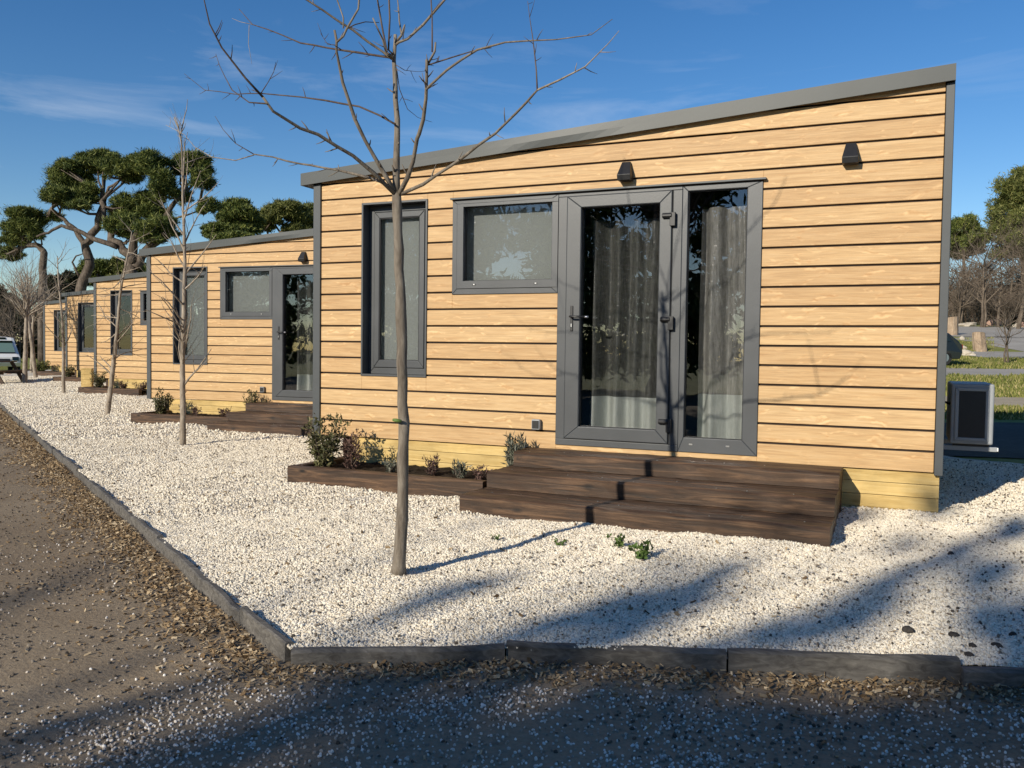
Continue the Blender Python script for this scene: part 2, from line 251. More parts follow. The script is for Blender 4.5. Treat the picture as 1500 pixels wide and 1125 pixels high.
# ------------------------------------------------------------------ mesh helpers
class MB:
    def __init__(s): s.v = []; s.f = []; s.t = []; s.m = []
    def add(s, vs, fs, tone=None, mi=0):
        o = len(s.v); s.v += [tuple(float(c) for c in p) for p in vs]; s.f += [tuple(i+o for i in f) for f in fs]
        tone = random.random() if tone is None else tone
        s.t += [tone]*len(fs); s.m += [mi]*len(fs)
    def box(s, x0, x1, y0, y1, z0, z1, tone=None, mi=0):
        s.add([(x0, y0, z0), (x1, y0, z0), (x1, y1, z0), (x0, y1, z0), (x0, y0, z1), (x1, y0, z1), (x1, y1, z1), (x0, y1, z1)],
              [(0, 3, 2, 1), (4, 5, 6, 7), (0, 1, 5, 4), (1, 2, 6, 5), (2, 3, 7, 6), (3, 0, 4, 7)], tone, mi)
    def prism(s, poly, y0, y1, tone=None, mi=0):            # polygon in (x,z), counter-clockwise seen from -y
        n = len(poly)
        s.add([(x, y0, z) for x, z in poly]+[(x, y1, z) for x, z in poly],
              [tuple(range(n)), tuple(range(2*n-1, n-1, -1))]+[(i, i+n, (i+1) % n+n, (i+1) % n) for i in range(n)], tone, mi)
    def mitre(s, x0, x1, z0, z1, l, r, b, t, y0, y1):
        X0, X1, Z0, Z1 = x0+l, x1-r, z0+b, z1-t
        for q in ([(x0, z0), (X0, Z0), (X0, Z1), (x0, z1)][::-1], [(X1, Z0), (x1, z0), (x1, z1), (X1, Z1)], [(x0, z0), (x1, z0), (X1, Z0), (X0, Z0)], [(X0, Z1), (X1, Z1), (x1, z1), (x0, z1)]):
            a = sum(q[i][0]*q[(i+1) % 4][1]-q[(i+1) % 4][0]*q[i][1] for i in range(4))
            s.prism(q if a > 0 else q[::-1], y0, y1)
    def tube(s, pts, rad, n=6, cap=True, tone=None, mi=0):
        P = [Vector(p) for p in pts]; k = len(P); vs = []; prev = None
        for i, p in enumerate(P):
            d = (P[min(i+1, k-1)]-P[max(i-1, 0)]); d = d.normalized() if d.length > 1e-9 else Vector((0, 0, 1))
            if prev is None: a = d.orthogonal().normalized()
            else:
                a = prev-d*prev.dot(d); a = a.normalized() if a.length > 1e-6 else d.orthogonal().normalized()
            prev = a; bb = d.cross(a); r = rad[i] if hasattr(rad, '__len__') else rad
            for j in range(n):
                th = 2*math.pi*j/n; vs.append(p+(a*math.cos(th)+bb*math.sin(th))*r)
        fs = [(i*n+j, i*n+(j+1) % n, (i+1)*n+(j+1) % n, (i+1)*n+j) for i in range(k-1) for j in range(n)]
        if cap: fs += [tuple(range(n-1, -1, -1)), tuple((k-1)*n+j for j in range(n))]
        s.add(vs, fs, tone, mi)
    def blob(s, c, r, jit=0.15, sub=2, tone=None, flat=0.0, seed=0):
        bm = bmesh.new(); bmesh.ops.create_icosphere(bm, subdivisions=sub, radius=1); rr = random.Random(seed)
        ph = [(Vector((rr.uniform(-1, 1), rr.uniform(-1, 1), rr.uniform(-1, 1))), rr.uniform(1.5, 4), rr.uniform(0, 6)) for _ in range(7)]
        vs = []
        for v in bm.verts:
            k = 1+jit*sum(math.sin(v.co.dot(d)*f+p) for d, f, p in ph)/3+rr.uniform(-jit, jit)*0.25
            p = Vector((v.co.x*r[0], v.co.y*r[1], v.co.z*r[2]))*k
            if p.z < -flat*r[2] and flat: p.z = -flat*r[2]
            vs.append(p+Vector(c))
        fs = [tuple(v.index for v in f.verts) for f in bm.faces]; bm.free(); s.add(vs, fs, tone)
    def build(s, name, m, parent=None, bevel=0, smooth=False, seg=2):
        me = bpy.data.meshes.new(name); me.from_pydata(s.v, [], s.f); me.update()
        a = me.attributes.new('tone', 'FLOAT', 'FACE'); a.data.foreach_set('value', s.t)
        for x in (m if isinstance(m, list) else [m]): me.materials.append(x if not isinstance(x, str) else MAT[x])
        if isinstance(m, list): me.polygons.foreach_set('material_index', s.m)
        if smooth: me.polygons.foreach_set('use_smooth', [True]*len(me.polygons))
        o = bpy.data.objects.new(name, me); COL.objects.link(o)
        if parent: o.parent = parent
        if bevel:
            bv = o.modifiers.new('bevel', 'BEVEL'); bv.width = bevel; bv.segments = seg; bv.limit_method = 'ANGLE'; bv.angle_limit = R(40); bv.harden_normals = False
        return o
def np_mesh(name, V, Fc, m, parent=None, tone=None, smooth=False):
    me = bpy.data.meshes.new(name); k = Fc.shape[1]
    me.vertices.add(len(V)); me.vertices.foreach_set('co', V.astype(np.float32).ravel())
    me.loops.add(Fc.size); me.loops.foreach_set('vertex_index', Fc.astype(np.int32).ravel())
    me.polygons.add(len(Fc)); me.polygons.foreach_set('loop_start', np.arange(0, Fc.size, k, dtype=np.int32))
    me.update(calc_edges=True)
    if tone is not None:
        a = me.attributes.new('tone', 'FLOAT', 'FACE'); a.data.foreach_set('value', tone.astype(np.float32))
    if smooth: me.polygons.foreach_set('use_smooth', np.ones(len(Fc), bool))
    me.materials.append(MAT[m] if isinstance(m, str) else m)
    o = bpy.data.objects.new(name, me); COL.objects.link(o)
    if parent: o.parent = parent
    return o
def empty(name, loc=(0, 0, 0), rz=0.0):
    o = bpy.data.objects.new(name, None); COL.objects.link(o); o.location = loc; o.rotation_euler = (0, 0, rz); o.empty_display_size = 0.2; return o
def tag(o, label, cat, group=None):
    o['label'] = label; o['category'] = cat
    if group: o['group'] = group
    return o
def structure(o): o['kind'] = 'structure'; return o
def stuff(o): o['kind'] = 'stuff'; return o
def copy_tree(o, parent=None):
    c = o.copy(); COL.objects.link(c); c.parent = parent
    for ch in [x for x in bpy.data.objects if x.parent == o]: copy_tree(ch, c)
    return c

# ------------------------------------------------------------------ ground heights
HOUSES = [(0.0, 0.0, 0.0, 0.0), (-6.73, 4.22, -0.052, R(3.7)), (-13.90, 9.20, 0.0, R(2.6)), (-20.55, 13.70, 0.0, R(3.0)), (-26.70, 17.62, -0.02, R(4.0))]
CORNER = np.array([2.93, -4.18]); KD = np.array([-0.847, 0.5316]); KN = np.array([0.5316, 0.847])
KERB_R = [np.array(p) for p in ((2.93, -4.18), (3.76, -3.77), (4.655, -3.43), (5.57, -3.09), (6.9, -2.72), (9.5, -1.9), (14, -0.4))]
def loc2w(h, x, y):
    ox, oy, oz, a = HOUSES[h]; return ox+x*math.cos(a)-y*math.sin(a), oy+x*math.sin(a)+y*math.cos(a)
ctrl = []
for t in np.arange(0, 44, 0.9): ctrl.append((*(CORNER+KD*t), -0.430))
for i in range(len(KERB_R)-1):
    for q in np.linspace(0, 1, 5): ctrl.append((*(KERB_R[i]*(1-q)+KERB_R[i+1]*q), -0.430))
for h in range(5):
    oz = HOUSES[h][2]
    for x in np.linspace(-0.4, 6.0, 9):
        ctrl.append((*loc2w(h, x, 0.15), -0.30+oz)); ctrl.append((*loc2w(h, x, -0.6), -0.345+oz)); ctrl.append((*loc2w(h, x, -1.25), -0.39+oz)); ctrl.append((*loc2w(h, x, 3), -0.30+oz))
ctrl += [(2.72, -2.94, -0.402), (0.6, -1.75, -0.40), (4.6, -2.0, -0.40), (5.9, -1.0, -0.37), (6.6, 0.5, -0.32), (7.5, 2.5, -0.30), (8.5, 1.0, -0.33), (11, 3, -0.33), (-3.3, 1.5, -0.42), (-8.1, 4.5, -0.42), (-14.3, 8.5, -0.42), (-20.5, 12.1, -0.42), (-26, 16.6, -0.42)]
ctrl = np.array(ctrl)
def bumps(x, y):
    return 0.012*np.sin(2.3*x+1.1*y)*np.sin(1.7*y-0.8*x+0.6)+0.008*np.sin(4.9*x-3.1*y+1)+0.006*np.sin(7.3*y+2.2*x)+0.006*np.sin(16*x+5*np.sin(3.1*y))*np.sin(14*y+4*np.sin(2.7*x))
def gz(x, y):
    x = np.atleast_1d(np.asarray(x, float)); y = np.atleast_1d(np.asarray(y, float)); o = np.empty_like(x)
    for i in range(0, len(x), 20000):
        d2 = (x[i:i+20000, None]-ctrl[None, :, 0])**2+(y[i:i+20000, None]-ctrl[None, :, 1])**2+0.02
        wt = d2**-1.7; o[i:i+20000] = (wt*ctrl[:, 2]).sum(1)/wt.sum(1)
    return o+bumps(x, y)
def gz1(x, y): return float(gz(x, y)[0])
def vdist(x, y): return (x-CORNER[0])*KN[0]+(y-CORNER[1])*KN[1]
def sstep(a, b, x): t = np.clip((x-a)/(b-a), 0, 1); return t*t*(3-2*t)
HT_D = np.array([0, 17, 20, 24, 28, 32, 36, 42, 48, 60, 75, 110, 200]); HT_Z = np.array([-.33, -.34, -.34, -.246, -.10, .13, .32, .72, 1.08, 2.3, 3.36, 5.5, 9])
def terrain(x, y):
    x = np.asarray(x, float); y = np.asarray(y, float)
    z = -0.63+0.30*sstep(5.2, 8.2, vdist(x, y))
    dx = x-CAM[0]; dy = y-CAM[1]; D = dx*FWD2[0]+dy*FWD2[1]; lat = dx*RGT2[0]+dy*RGT2[1]
    hz = np.interp(D, HT_D, HT_Z)+0.33
    return z+np.maximum(hz, 0)*sstep(0.15, 0.38, lat/np.maximum(D, 1.0))*(D > 1)
def grid_sheet(name, P, m):                                   # P: (a,b,3) array
    a, b = P.shape[:2]; idx = np.arange(a*b).reshape(a, b)
    Fc = np.stack([idx[:-1, :-1].ravel(), idx[1:, :-1].ravel(), idx[1:, 1:].ravel(), idx[:-1, 1:].ravel()], 1)
    e1 = P[1, 0]-P[0, 0]; e2 = P[0, 1]-P[0, 0]
    if np.cross(e1, e2)[2] < 0: Fc = Fc[:, ::-1]
    return np_mesh(name, P.reshape(-1, 3), Fc, m, smooth=True)

# terrain to the horizon
xs = np.concatenate([np.arange(-400, -60, 20), np.arange(-60, 60, 1.25), np.arange(60, 420, 20)]); ys = np.concatenate([np.arange(-200, -40, 16), np.arange(-40, 110, 1.25), np.arange(110, 500, 20)])
X, Y = np.meshgrid(xs, ys, indexing='ij'); structure(grid_sheet('ground', np.stack([X, Y, terrain(X, Y)], 2), 'grassground'))
# path in front of the kerbs
def front_line(n):
    t = np.linspace(44, 0, n); A = CORNER[None]+KD[None]*t[:, None]
    B = [];
    for i in range(len(KERB_R)-1):
        k = max(2, int(np.linalg.norm(KERB_R[i+1]-KERB_R[i])/0.12))
        for q in np.linspace(0, 1, k, endpoint=False)[(1 if i == 0 else 0):]: B.append(KERB_R[i]*(1-q)+KERB_R[i+1]*q)
    B.append(KERB_R[-1]); return np.vstack([A, np.array(B)])
FL = front_line(260)
na = 260
backL = CORNER+KN*8.7
def back_of(p, i):
    if i < na: return p+KN*(8.7 if True else 0)
    q = (i-na)/(len(FL)-na-1); return (CORNER+KN*8.7)*(1-q)+np.array([15.5, 2.5])*q
BK = np.array([back_of(p, i) for i, p in enumerate(FL)])
q = np.linspace(0.0, 1, 80)**1.25
G = FL[:, None, :]*(1-q[None, :, None])+BK[:, None, :]*q[None, :, None]
structure(grid_sheet('gravel_bed', np.concatenate([G, gz(G[..., 0].ravel(), G[..., 1].ravel()).reshape(G.shape[:2])[..., None]], 2), 'gravel'))
def pz(x, y):
    return -0.494+0.010*np.sin(1.3*x+0.7*y)*np.sin(0.9*y-0.5*x)+0.005*np.sin(4.1*x-2.7*y)+0.004*np.sin(9*x+5*y)
PO = FL-np.where(np.arange(len(FL))[:, None] < na, KN[None], np.array([[0.38, 0.92]]))*22.0
fan = np.clip((np.arange(len(FL))-na)/(len(FL)-na), 0, 1)
PO[na:] = (CORNER-KN*22)*(1-fan[na:, None])+np.array([26.0, -22.0])*fan[na:, None]
q2 = np.linspace(-0.004, 1, 110)**1 if False else np.concatenate([np.linspace(-0.003, 0.25, 80), np.linspace(0.25, 1, 30)[1:]])
G2 = FL[:, None, :]*(1-q2[None, :, None])+PO[:, None, :]*q2[None, :, None]
structure(grid_sheet('path', np.concatenate([G2, pz(G2[..., 0], G2[..., 1])[..., None]], 2), 'path'))
# strips of paving and dirt in the park behind
def strip(name, d0, d1, m, lat0=0.28, lat1=0.85, lift=0.012, wob=0.25, s0=0.0):
    Ds = np.linspace(d0, d1, 14); ls = np.linspace(lat0, lat1, 60); P = np.zeros((14, 60, 3))
    for i, D in enumerate(Ds):
        for j, l in enumerate(ls):
            e = (i/13-0.5)*2; dd = D+s0*l*D+wob*e*math.sin(j*0.7+e)*0.6
            p = CAM[:2]+FWD2*dd+RGT2*(l*(d0+d1)/2); P[i, j] = (p[0], p[1], 0)
    P[..., 2] = terrain(P[..., 0], P[..., 1])+lift
    return structure(grid_sheet(name, P, m))
strip('asphalt_yard', 10.2, 15.6, 'darkasphalt', -0.1, 1.6)
strip('dirt_track', 20.2, 24.0, 'dirt')
strip('park_path', 32, 36.5, 'asphalt')
strip('park_path', 43, 48.5, 'asphalt', 0.51, 0.9)
strip('park_road', 58, 76, 'asphalt', 0.3, 1.0)
structure(strip('park_path', 44.5, 60, 'asphalt', 0.545, 0.9))

# ------------------------------------------------------------------ scatter (stuff): pebbles, litter, grass as instances of a small generated shape
def scatter(name, P, S, ROT, m, shape='peb'):
    me = bpy.data.meshes.new(name); me.vertices.add(len(P)); me.vertices.foreach_set('co', P.astype(np.float32).ravel())
    for nm, A in (('scl', S), ('rot', ROT)):
        a = me.attributes.new(nm, 'FLOAT_VECTOR', 'POINT'); a.data.foreach_set('vector', A.astype(np.float32).ravel())
    o = bpy.data.objects.new(name, me); COL.objects.link(o)
    g = bpy.data.node_groups.new(name, 'GeometryNodeTree')
    g.interface.new_socket('Geometry', in_out='INPUT', socket_type='NodeSocketGeometry'); g.interface.new_socket('Geometry', in_out='OUTPUT', socket_type='NodeSocketGeometry')
    gi = N(g, 'NodeGroupInput'); go = N(g, 'NodeGroupOutput'); ip = N(g, 'GeometryNodeInstanceOnPoints'); sm = N(g, 'GeometryNodeSetMaterial'); sm.inputs['Material'].default_value = MAT[m]
    if shape == 'peb':
        s = N(g, 'GeometryNodeMeshIcoSphere'); s.inputs['Radius'].default_value = 1.0; s.inputs['Subdivisions'].default_value = 1
    elif shape == 'chip':
        s = N(g, 'GeometryNodeMeshCube'); s.inputs['Size'].default_value = (2, 2, 2)
    else:
        s = N(g, 'GeometryNodeMeshCone'); s.inputs['Vertices'].default_value = 3; s.inputs['Radius Bottom'].default_value = 1; s.inputs['Radius Top'].default_value = 0.0; s.inputs['Depth'].default_value = 1
    A = []
    for nm in ('scl', 'rot'):
        n = N(g, 'GeometryNodeInputNamedAttribute', data_type='FLOAT_VECTOR'); n.inputs['Name'].default_value = nm; A.append(n)
    g.links.new(gi.outputs[0], ip.inputs['Points']); g.links.new(s.outputs['Mesh'], sm.inputs['Geometry']); g.links.new(sm.outputs[0], ip.inputs['Instance'])
    g.links.new(A[0].outputs['Attribute'], ip.inputs['Scale']); g.links.new(A[1].outputs['Attribute'], ip.inputs['Rotation']); g.links.new(ip.outputs[0], go.inputs[0])
    md = o.modifiers.new('scatter', 'NODES'); md.node_group = g
    return stuff(o)
def in_view(P, m=40):
    c = (P-CAM) @ RC.T; z = np.maximum(c[:, 2], 1e-3); x = 750+F*c[:, 0]/z; y = 562.5+F*c[:, 1]/z
    return (c[:, 2] > 0.5) & (x > -m) & (x < 1500+m) & (y > -m) & (y < 1125+m), c[:, 2]
def kerb_side(x, y):                                           # True on the gravel side
    a = vdist(x, y) > 0
    px = np.array([p[0] for p in KERB_R]); py = np.array([p[1] for p in KERB_R])
    return np.where(x < CORNER[0], a, y > np.interp(x, px, py)) & np.where(x < CORNER[0], True, a | True)
def rand_rot(n): return rng.uniform(0, 6.283, (n, 3))
# pebbles thin out with distance but grow, so that they keep a grain in the picture
def pebbles(n, dmin, dmax, size):
    x = rng.uniform(-26, 9.5, n); y = rng.uniform(-4.2, 15, n)
    return x, y
def sample_gravel(n, d0, d1, bx):
    x = rng.uniform(bx[0], bx[1], n); y = rng.uniform(bx[2], bx[3], n); k = kerb_side(x, y) & (vdist(x, y) < 8.5); x, y = x[k], y[k]
    P = np.stack([x, y, np.full_like(x, -0.4)], 1); ok, D = in_view(P); k = ok & (D > d0) & (D < d1); x, y = x[k], y[k]
    # nothing under the cabins
    keep = np.ones(len(x), bool)
    for (ox, oy, oz, a) in HOUSES:
        lx = (x-ox)*math.cos(a)+(y-oy)*math.sin(a); ly = -(x-ox)*math.sin(a)+(y-oy)*math.cos(a); keep &= ~((lx > 0.35) & (lx < 5.5) & (ly > 0.1) & (ly < 6.4)); keep &= ~((lx > 0.3) & (lx < 4.85) & (ly > -0.78) & (ly < 0.2)); keep &= ~((lx > 2.3) & (lx < 4.8) & (ly > -1.15) & (ly < 0.2))
    return x[keep], y[keep]
def put_pebbles(name, n, d0, d1, bx, r0, r1):
    x, y = sample_gravel(n, d0, d1, bx); k = len(x); r = rng.uniform(r0, r1, k)*np.exp(rng.normal(0, 0.22, k))
    S = np.stack([r*rng.uniform(0.8, 1.35, k), r*rng.uniform(0.7, 1.1, k), r*rng.uniform(0.55, 0.9, k)], 1)
    return scatter(name, np.stack([x, y, gz(x, y)+r*0.25], 1), S, rand_rot(k), 'pebble')
put_pebbles('gravel_pebbles', 680000, 3.0, 6.6, (0, 7.5, -4.6, 1.0), 0.0040, 0.0074)
put_pebbles('gravel_pebbles', 560000, 6.6, 12, (-6, 9, -3.6, 5), 0.0055, 0.0095)
put_pebbles('gravel_pebbles', 420000, 12, 34, (-30, -2, 0, 21), 0.009, 0.016)
# litter and stray pebbles on the path
def kdist(x, y):
    px = np.array([p[0] for p in KERB_R]); py = np.array([p[1] for p in KERB_R])
    return np.where(x < CORNER[0], -vdist(x, y), (np.interp(x, px, py)-y)*0.92)
def on_path(n, sel, bx):
    x = rng.uniform(bx[0], bx[1], n); y = rng.uniform(bx[2], bx[3], n); k = ~kerb_side(x, y)
    if True: k &= ~((x < CORNER[0]) & (vdist(x, y) > -0.05))
    x, y = x[k], y[k]; P = np.stack([x, y, np.full_like(x, -0.5)], 1); ok, D = in_view(P); d = kdist(x, y); k = ok & sel(x, y, d, D); return x[k], y[k]
def clump(x, y, s): return 0.5+0.5*np.sin(s*x+1.3*np.sin(0.8*s*y))*np.sin(s*y*0.9+1.7*np.sin(0.6*s*x)+1)
x, y = on_path(1500000, lambda x, y, d, D: (d > 0.02) & (rng.random(len(x)) < 0.8*np.exp(-np.maximum(d-0.12-np.where(x < 2.6, 0.17, 0.10)*clump(x, y, 3.1), 0)/np.where(x < 2.6, 0.11, 0.07))) & (D < 26) & (rng.random(len(x)) < np.clip(8/D, 0.25, 1)), (-16, 8, -6, 9)); k = len(x)
sz = rng.uniform(0.006, 0.015, k); D_ = (x-CAM[0])*FWD2[0]+(y-CAM[1])*FWD2[1]; sz *= np.clip(D_/8, 1, 2.2)
S = np.stack([sz, sz*rng.uniform(0.22, 0.6, k), sz*rng.uniform(0.03, 0.09, k)], 1); ROT = np.stack([rng.normal(0, 0.45, k), rng.normal(0, 0.45, k), rng.uniform(0, 6.28, k)], 1)
scatter('leaf_litter', np.stack([x, y, pz(x, y)+0.004+0.03*rng.random(k)*np.exp(-kdist(x, y)/0.15)], 1), S, ROT, 'chip', 'chip')
x, y = on_path(60000, lambda x, y, d, D: (D < 14) & (rng.random(len(x)) < 0.22*clump(x, y, 2.0)), (-9, 8, -7, 5)); k = len(x)
sz = rng.uniform(0.006, 0.016, k); S = np.stack([sz, sz*rng.uniform(0.2, 0.5, k), sz*0.12], 1); ROT = np.stack([rng.normal(0, 0.25, k), rng.normal(0, 0.25, k), rng.uniform(0, 6.28, k)], 1)
scatter('leaf_litter', np.stack([x, y, pz(x, y)+0.004], 1), S, ROT, 'chip', 'chip')
x, y = on_path(420000, lambda x, y, d, D: (D < 9) & (rng.random(len(x)) < np.clip((x-2.2)/1.0, 0.04, 1)*(0.10+0.90*clump(x, y, 4.3)**2.0*clump(y+2, x, 1.9))*np.where(d > 0.26, 1, 0.15)*0.95), (0.0, 7, -6.4, -1.0)); k = len(x)
r = rng.uniform(0.0035, 0.0070, k); S = np.stack([r*1.2, r, r*0.75], 1)
scatter('stray_pebbles', np.stack([x, y, pz(x, y)+r*0.3], 1), S, rand_rot(k), 'straypebble')
x, y = on_path(420000, lambda x, y, d, D: (D < 15) & (rng.random(len(x)) < 0.03+0.22*clump(x+3, y, 3.0)**2*np.clip((x+2)/3, 0.1, 1)), (-8, 7, -6.6, 4)); k = len(x)
r = rng.uniform(0.004, 0.010, k); S = np.stack([r*1.2, r, r*0.7], 1)
scatter('path_grit', np.stack([x, y, pz(x, y)+r*0.2], 1), S, rand_rot(k), 'darkpebble')

# blown leaves and dark grit lying on the gravel, rough grass in the park
x, y = sample_gravel(60000, 3, 16, (-8, 8, -4.6, 6)); kk = rng.random(len(x)) < 0.10*(0.15+clump(x, y, 1.7)**2); x, y = x[kk], y[kk]; k = len(x)
sz = rng.uniform(0.006, 0.017, k); scatter('blown_leaves', np.stack([x, y, gz(x, y)+0.012], 1), np.stack([sz, sz*rng.uniform(.3, .6, k), sz*0.08], 1), np.stack([rng.normal(0, .4, k), rng.normal(0, .4, k), rng.uniform(0, 6.28, k)], 1), 'chip', 'chip')
x, y = sample_gravel(120000, 3, 14, (-6, 8, -4.6, 5)); kk = rng.random(len(x)) < 0.10*(0.12+clump(x+5, y, 2.3)**3+0.9*np.clip((x-3.8)/2.5, 0, 1)); x, y = x[kk], y[kk]; k = len(x)
r = rng.uniform(0.004, 0.009, k); scatter('dark_grit', np.stack([x, y, gz(x, y)+0.010], 1), np.stack([r*1.3, r, r*.8], 1), rand_rot(k), 'darkpebble')
n = 70000; D_ = rng.uniform(16.5, 60, n); l_ = rng.uniform(0.44, 0.80, n); ok = ((D_ > 16.5) & (D_ < 20.4)) | ((D_ > 23.7) & (D_ < 32.2)) | ((D_ > 36.2) & (D_ < 43.2)) | ((D_ > 48.2) & (D_ < 58) & (l_ < 0.55))
D_, l_ = D_[ok], l_[ok]; P2 = CAM[:2]+FWD2*D_[:, None]+RGT2*(l_*D_)[:, None]; k = len(D_); h_ = rng.uniform(0.04, 0.13, k)*(0.5+clump(P2[:, 0], P2[:, 1], 1.1))
scatter('grass_tufts', np.stack([P2[:, 0], P2[:, 1], terrain(P2[:, 0], P2[:, 1])], 1), np.stack([h_*0.22, h_*0.22, h_], 1), np.stack([rng.normal(0, .35, k), rng.normal(0, .35, k), rng.uniform(0, 6.28, k)], 1), 'grassblade', 'cone')

# ------------------------------------------------------------------ cabins
PIT = 0.155
def ztop(x): return 2.474+(x+0.21)*0.0664                       # underside of the fascia
CUTS = [(0.484, 1.204, 0.604, 2.266), (1.473, 2.522, 1.373, 2.240), (2.519, 4.252, 0.042, 2.240)]
def boards(mb, x0, x1, cuts, topf, proj, z_off=0.0):
    for k in range(-5, 16):
        za = (15-k-0)*PIT-PIT if k < 16 else 0
        z0 = (15-k-1)*PIT+(0.0 if k == 14 else 0.0085); z1 = (15-k)*PIT-0.0085
        if k == 15: continue
        tone = random.random()
        br = sorted({x0, x1, *[c for a in cuts for c in a[:2] if x0 < c < x1]})
        segs = []
        for a, b in zip(br, br[1:]):
            iv = [(z0, z1)]
            for (c0, c1, d0, d1) in cuts:
                if a >= c0-1e-6 and b <= c1+1e-6:
                    nv = []
                    for (p, q_) in iv:
                        if d0 > p+0.004: nv.append((p, min(q_, d0)))
                        if d1 < q_-0.004: nv.append((max(p, d1), q_))
                    iv = [t for t in nv if t[1]-t[0] > 0.003]
            iv = tuple((round(p, 4), round(q_, 4)) for p, q_ in iv)
            if segs and segs[-1][2] == iv: segs[-1] = (segs[-1][0], b, iv)
            else: segs.append((a, b, iv))
        for a, b, iv in segs:
            for (p, q_) in iv:
                ta, tb = topf(a), topf(b)
                if max(ta, tb) <= p+0.003: continue
                poly = [(a, p), (b, p)]
                if tb >= q_: poly.append((b, q_))
                else:
                    if tb > p: poly.append((b, tb))
                    else: poly[1] = (a+(b-a)*(p-ta)/(tb-ta), p) if ta > p else poly[1]
                    if tb <= p and ta <= p: continue
                    if tb <= p: pass
                if (ta-q_)*(tb-q_) < 0: poly.append((a+(b-a)*(q_-ta)/(tb-ta), q_))
                if ta >= q_: poly.append((a, q_))
                elif ta > p: poly.append((a, ta))
                else:
                    poly[0] = (a+(b-a)*(p-ta)/(tb-ta), p)
                if len(poly) >= 3: proj(mb, poly, tone)
def make_cabin():
    c = empty('wooden_cabin')
    mb = MB(); boards(mb, 0.0, 5.53, CUTS, lambda x: ztop(x)+0.02, lambda m, poly, t: m.prism(poly, 0.0, 0.018, t)); mb.build('front_siding', 'siding', c, 0.0025, seg=1)
    # side walls: boards across the depth, plane x = const
    for nm, xw, xo in (('side_siding', 5.585, 5.567), ('side_siding', -0.075, -0.057)):
        mb = MB(); top = ztop(xw)+0.02
        def side(m, poly, t, a=min(xw, xo), b=max(xw, xo)):
            n = len(poly); m.add([(a, p, z) for p, z in poly]+[(b, p, z) for p, z in poly], [tuple(range(n))[::-1], tuple(range(n, 2*n))]+[(i, (i+1) % n, (i+1) % n+n, i+n) for i in range(n)], t)
        boards(mb, 0.06, 6.44, [], lambda x: top, side); mb.build(nm, 'siding', c, 0.0025, seg=1)
    mb = MB(); boards(mb, -0.02, 5.53, [], lambda x: ztop(x)+0.02, lambda m, poly, t: m.prism(poly, 6.482, 6.5, t)); mb.build('rear_siding', 'siding', c)
    # backing behind the grooves, with the openings left free
    mb = MB(); rects = [(-0.05, 0.484, 0, 2.47), (0.484, 1.204, 0, 0.604), (0.484, 1.204, 2.266, 2.50), (1.204, 1.473, 0, 2.52), (1.473, 2.519, 0, 1.373), (1.473, 2.519, 2.240, 2.55), (2.519, 4.252, 0, 0.042), (2.519, 4.252, 2.240, 2.62), (4.252, 5.55, 0, 2.74)]
    for (a, b, p, t) in rects: mb.box(a, b, 0.020, 0.060, p+0.002, t)
    mb.prism([(-0.05, 2.47), (5.55, 2.742), (5.55, ztop(5.55)), (-0.05, ztop(-0.05))], 0.022, 0.058)
    for xa, xb in ((-0.055, -0.03), (5.54, 5.565)): mb.prism([(xa, 0), (xb, 0), (xb, ztop(xb)), (xa, ztop(xa))], 0.062, 6.44)
    mb.prism([(-0.05, 0), (5.55, 0), (5.55, ztop(5.55)), (-0.05, ztop(-0.05))], 6.46, 6.48); mb.build('wall_backing', 'gap', c)
    mb = MB(); mb.box(-0.02, 5.53, 0.065, 6.45, 0.004, 0.03); mb.box(-0.02, 5.53, 2.2, 2.22, 0.032, 2.40); mb.prism([(-0.02, 2.40), (5.53, 2.40), (5.53, 2.44), (-0.02, 2.44)], 0.065, 6.45); mb.box(1.36, 1.38, 0.065, 2.19, 0.032, 2.39); mb.box(0.30, 0.32, 0.065, 2.19, 0.032, 2.39); mb.build('room_shell', 'interior', c)
    # corner posts
    for (xa, xb) in ((-0.088, -0.004), (5.534, 5.592)):
        for (ya, yb) in ((-0.018, 0.058), (6.442, 6.51)):
            mb = MB(); zb = -0.02; xm = (xa+xb)/2
            mb.prism([(xa, zb), (xb, zb), (xb, ztop(xb)-0.001), (xa, ztop(xa)-0.001)], ya, yb); mb.build('corner_post', 'trim', c, 0.004)
    # roof and fascia
    mb = MB(); mb.prism([(-0.20, ztop(-0.20)+0.105), (5.58, ztop(5.58)+0.105), (5.58, ztop(5.58)+0.118), (-0.20, ztop(-0.20)+0.118)], -0.045, 6.55); rf = mb.build('roof', 'fascia', c)
    mb = MB(); n = 40
    top = []; bot = []
    for i in range(n+1):
        x = -0.213+(5.592+0.213)*i/n; wv = 0.006*math.sin(x*3.1+0.5)*math.exp(-((x-2.0)/1.3)**2)
        top.append((x, ztop(x)+0.119)); bot.append((x, ztop(x)))
    vs = []
    for i, ((x, z1), (_, z0)) in enumerate(zip(top, bot)):
        d = 0.012*math.sin(x*2.7+1.0)*math.exp(-((x-2.2)/1.1)**2)
        vs += [(x, -0.060, z1), (x, -0.060-d*0.3, (z0+z1)/2), (x, -0.060+abs(d)*0.5, z0), (x, -0.045, z1), (x, -0.045, z0)]
    fs = []
    for i in range(n):
        a, b = i*5, (i+1)*5
        fs += [(a+1, b+1, b, a), (a+2, b+2, b+1, a+1), (a+4, b+4, b+2, a+2), (a, b, b+3, a+3)]
    fs += [(0, 3, 4, 2, 1), (n*5+1, n*5+2, n*5+4, n*5+3, n*5)]
    mb.add(vs, fs); mb.build('fascia', 'fascia', c)
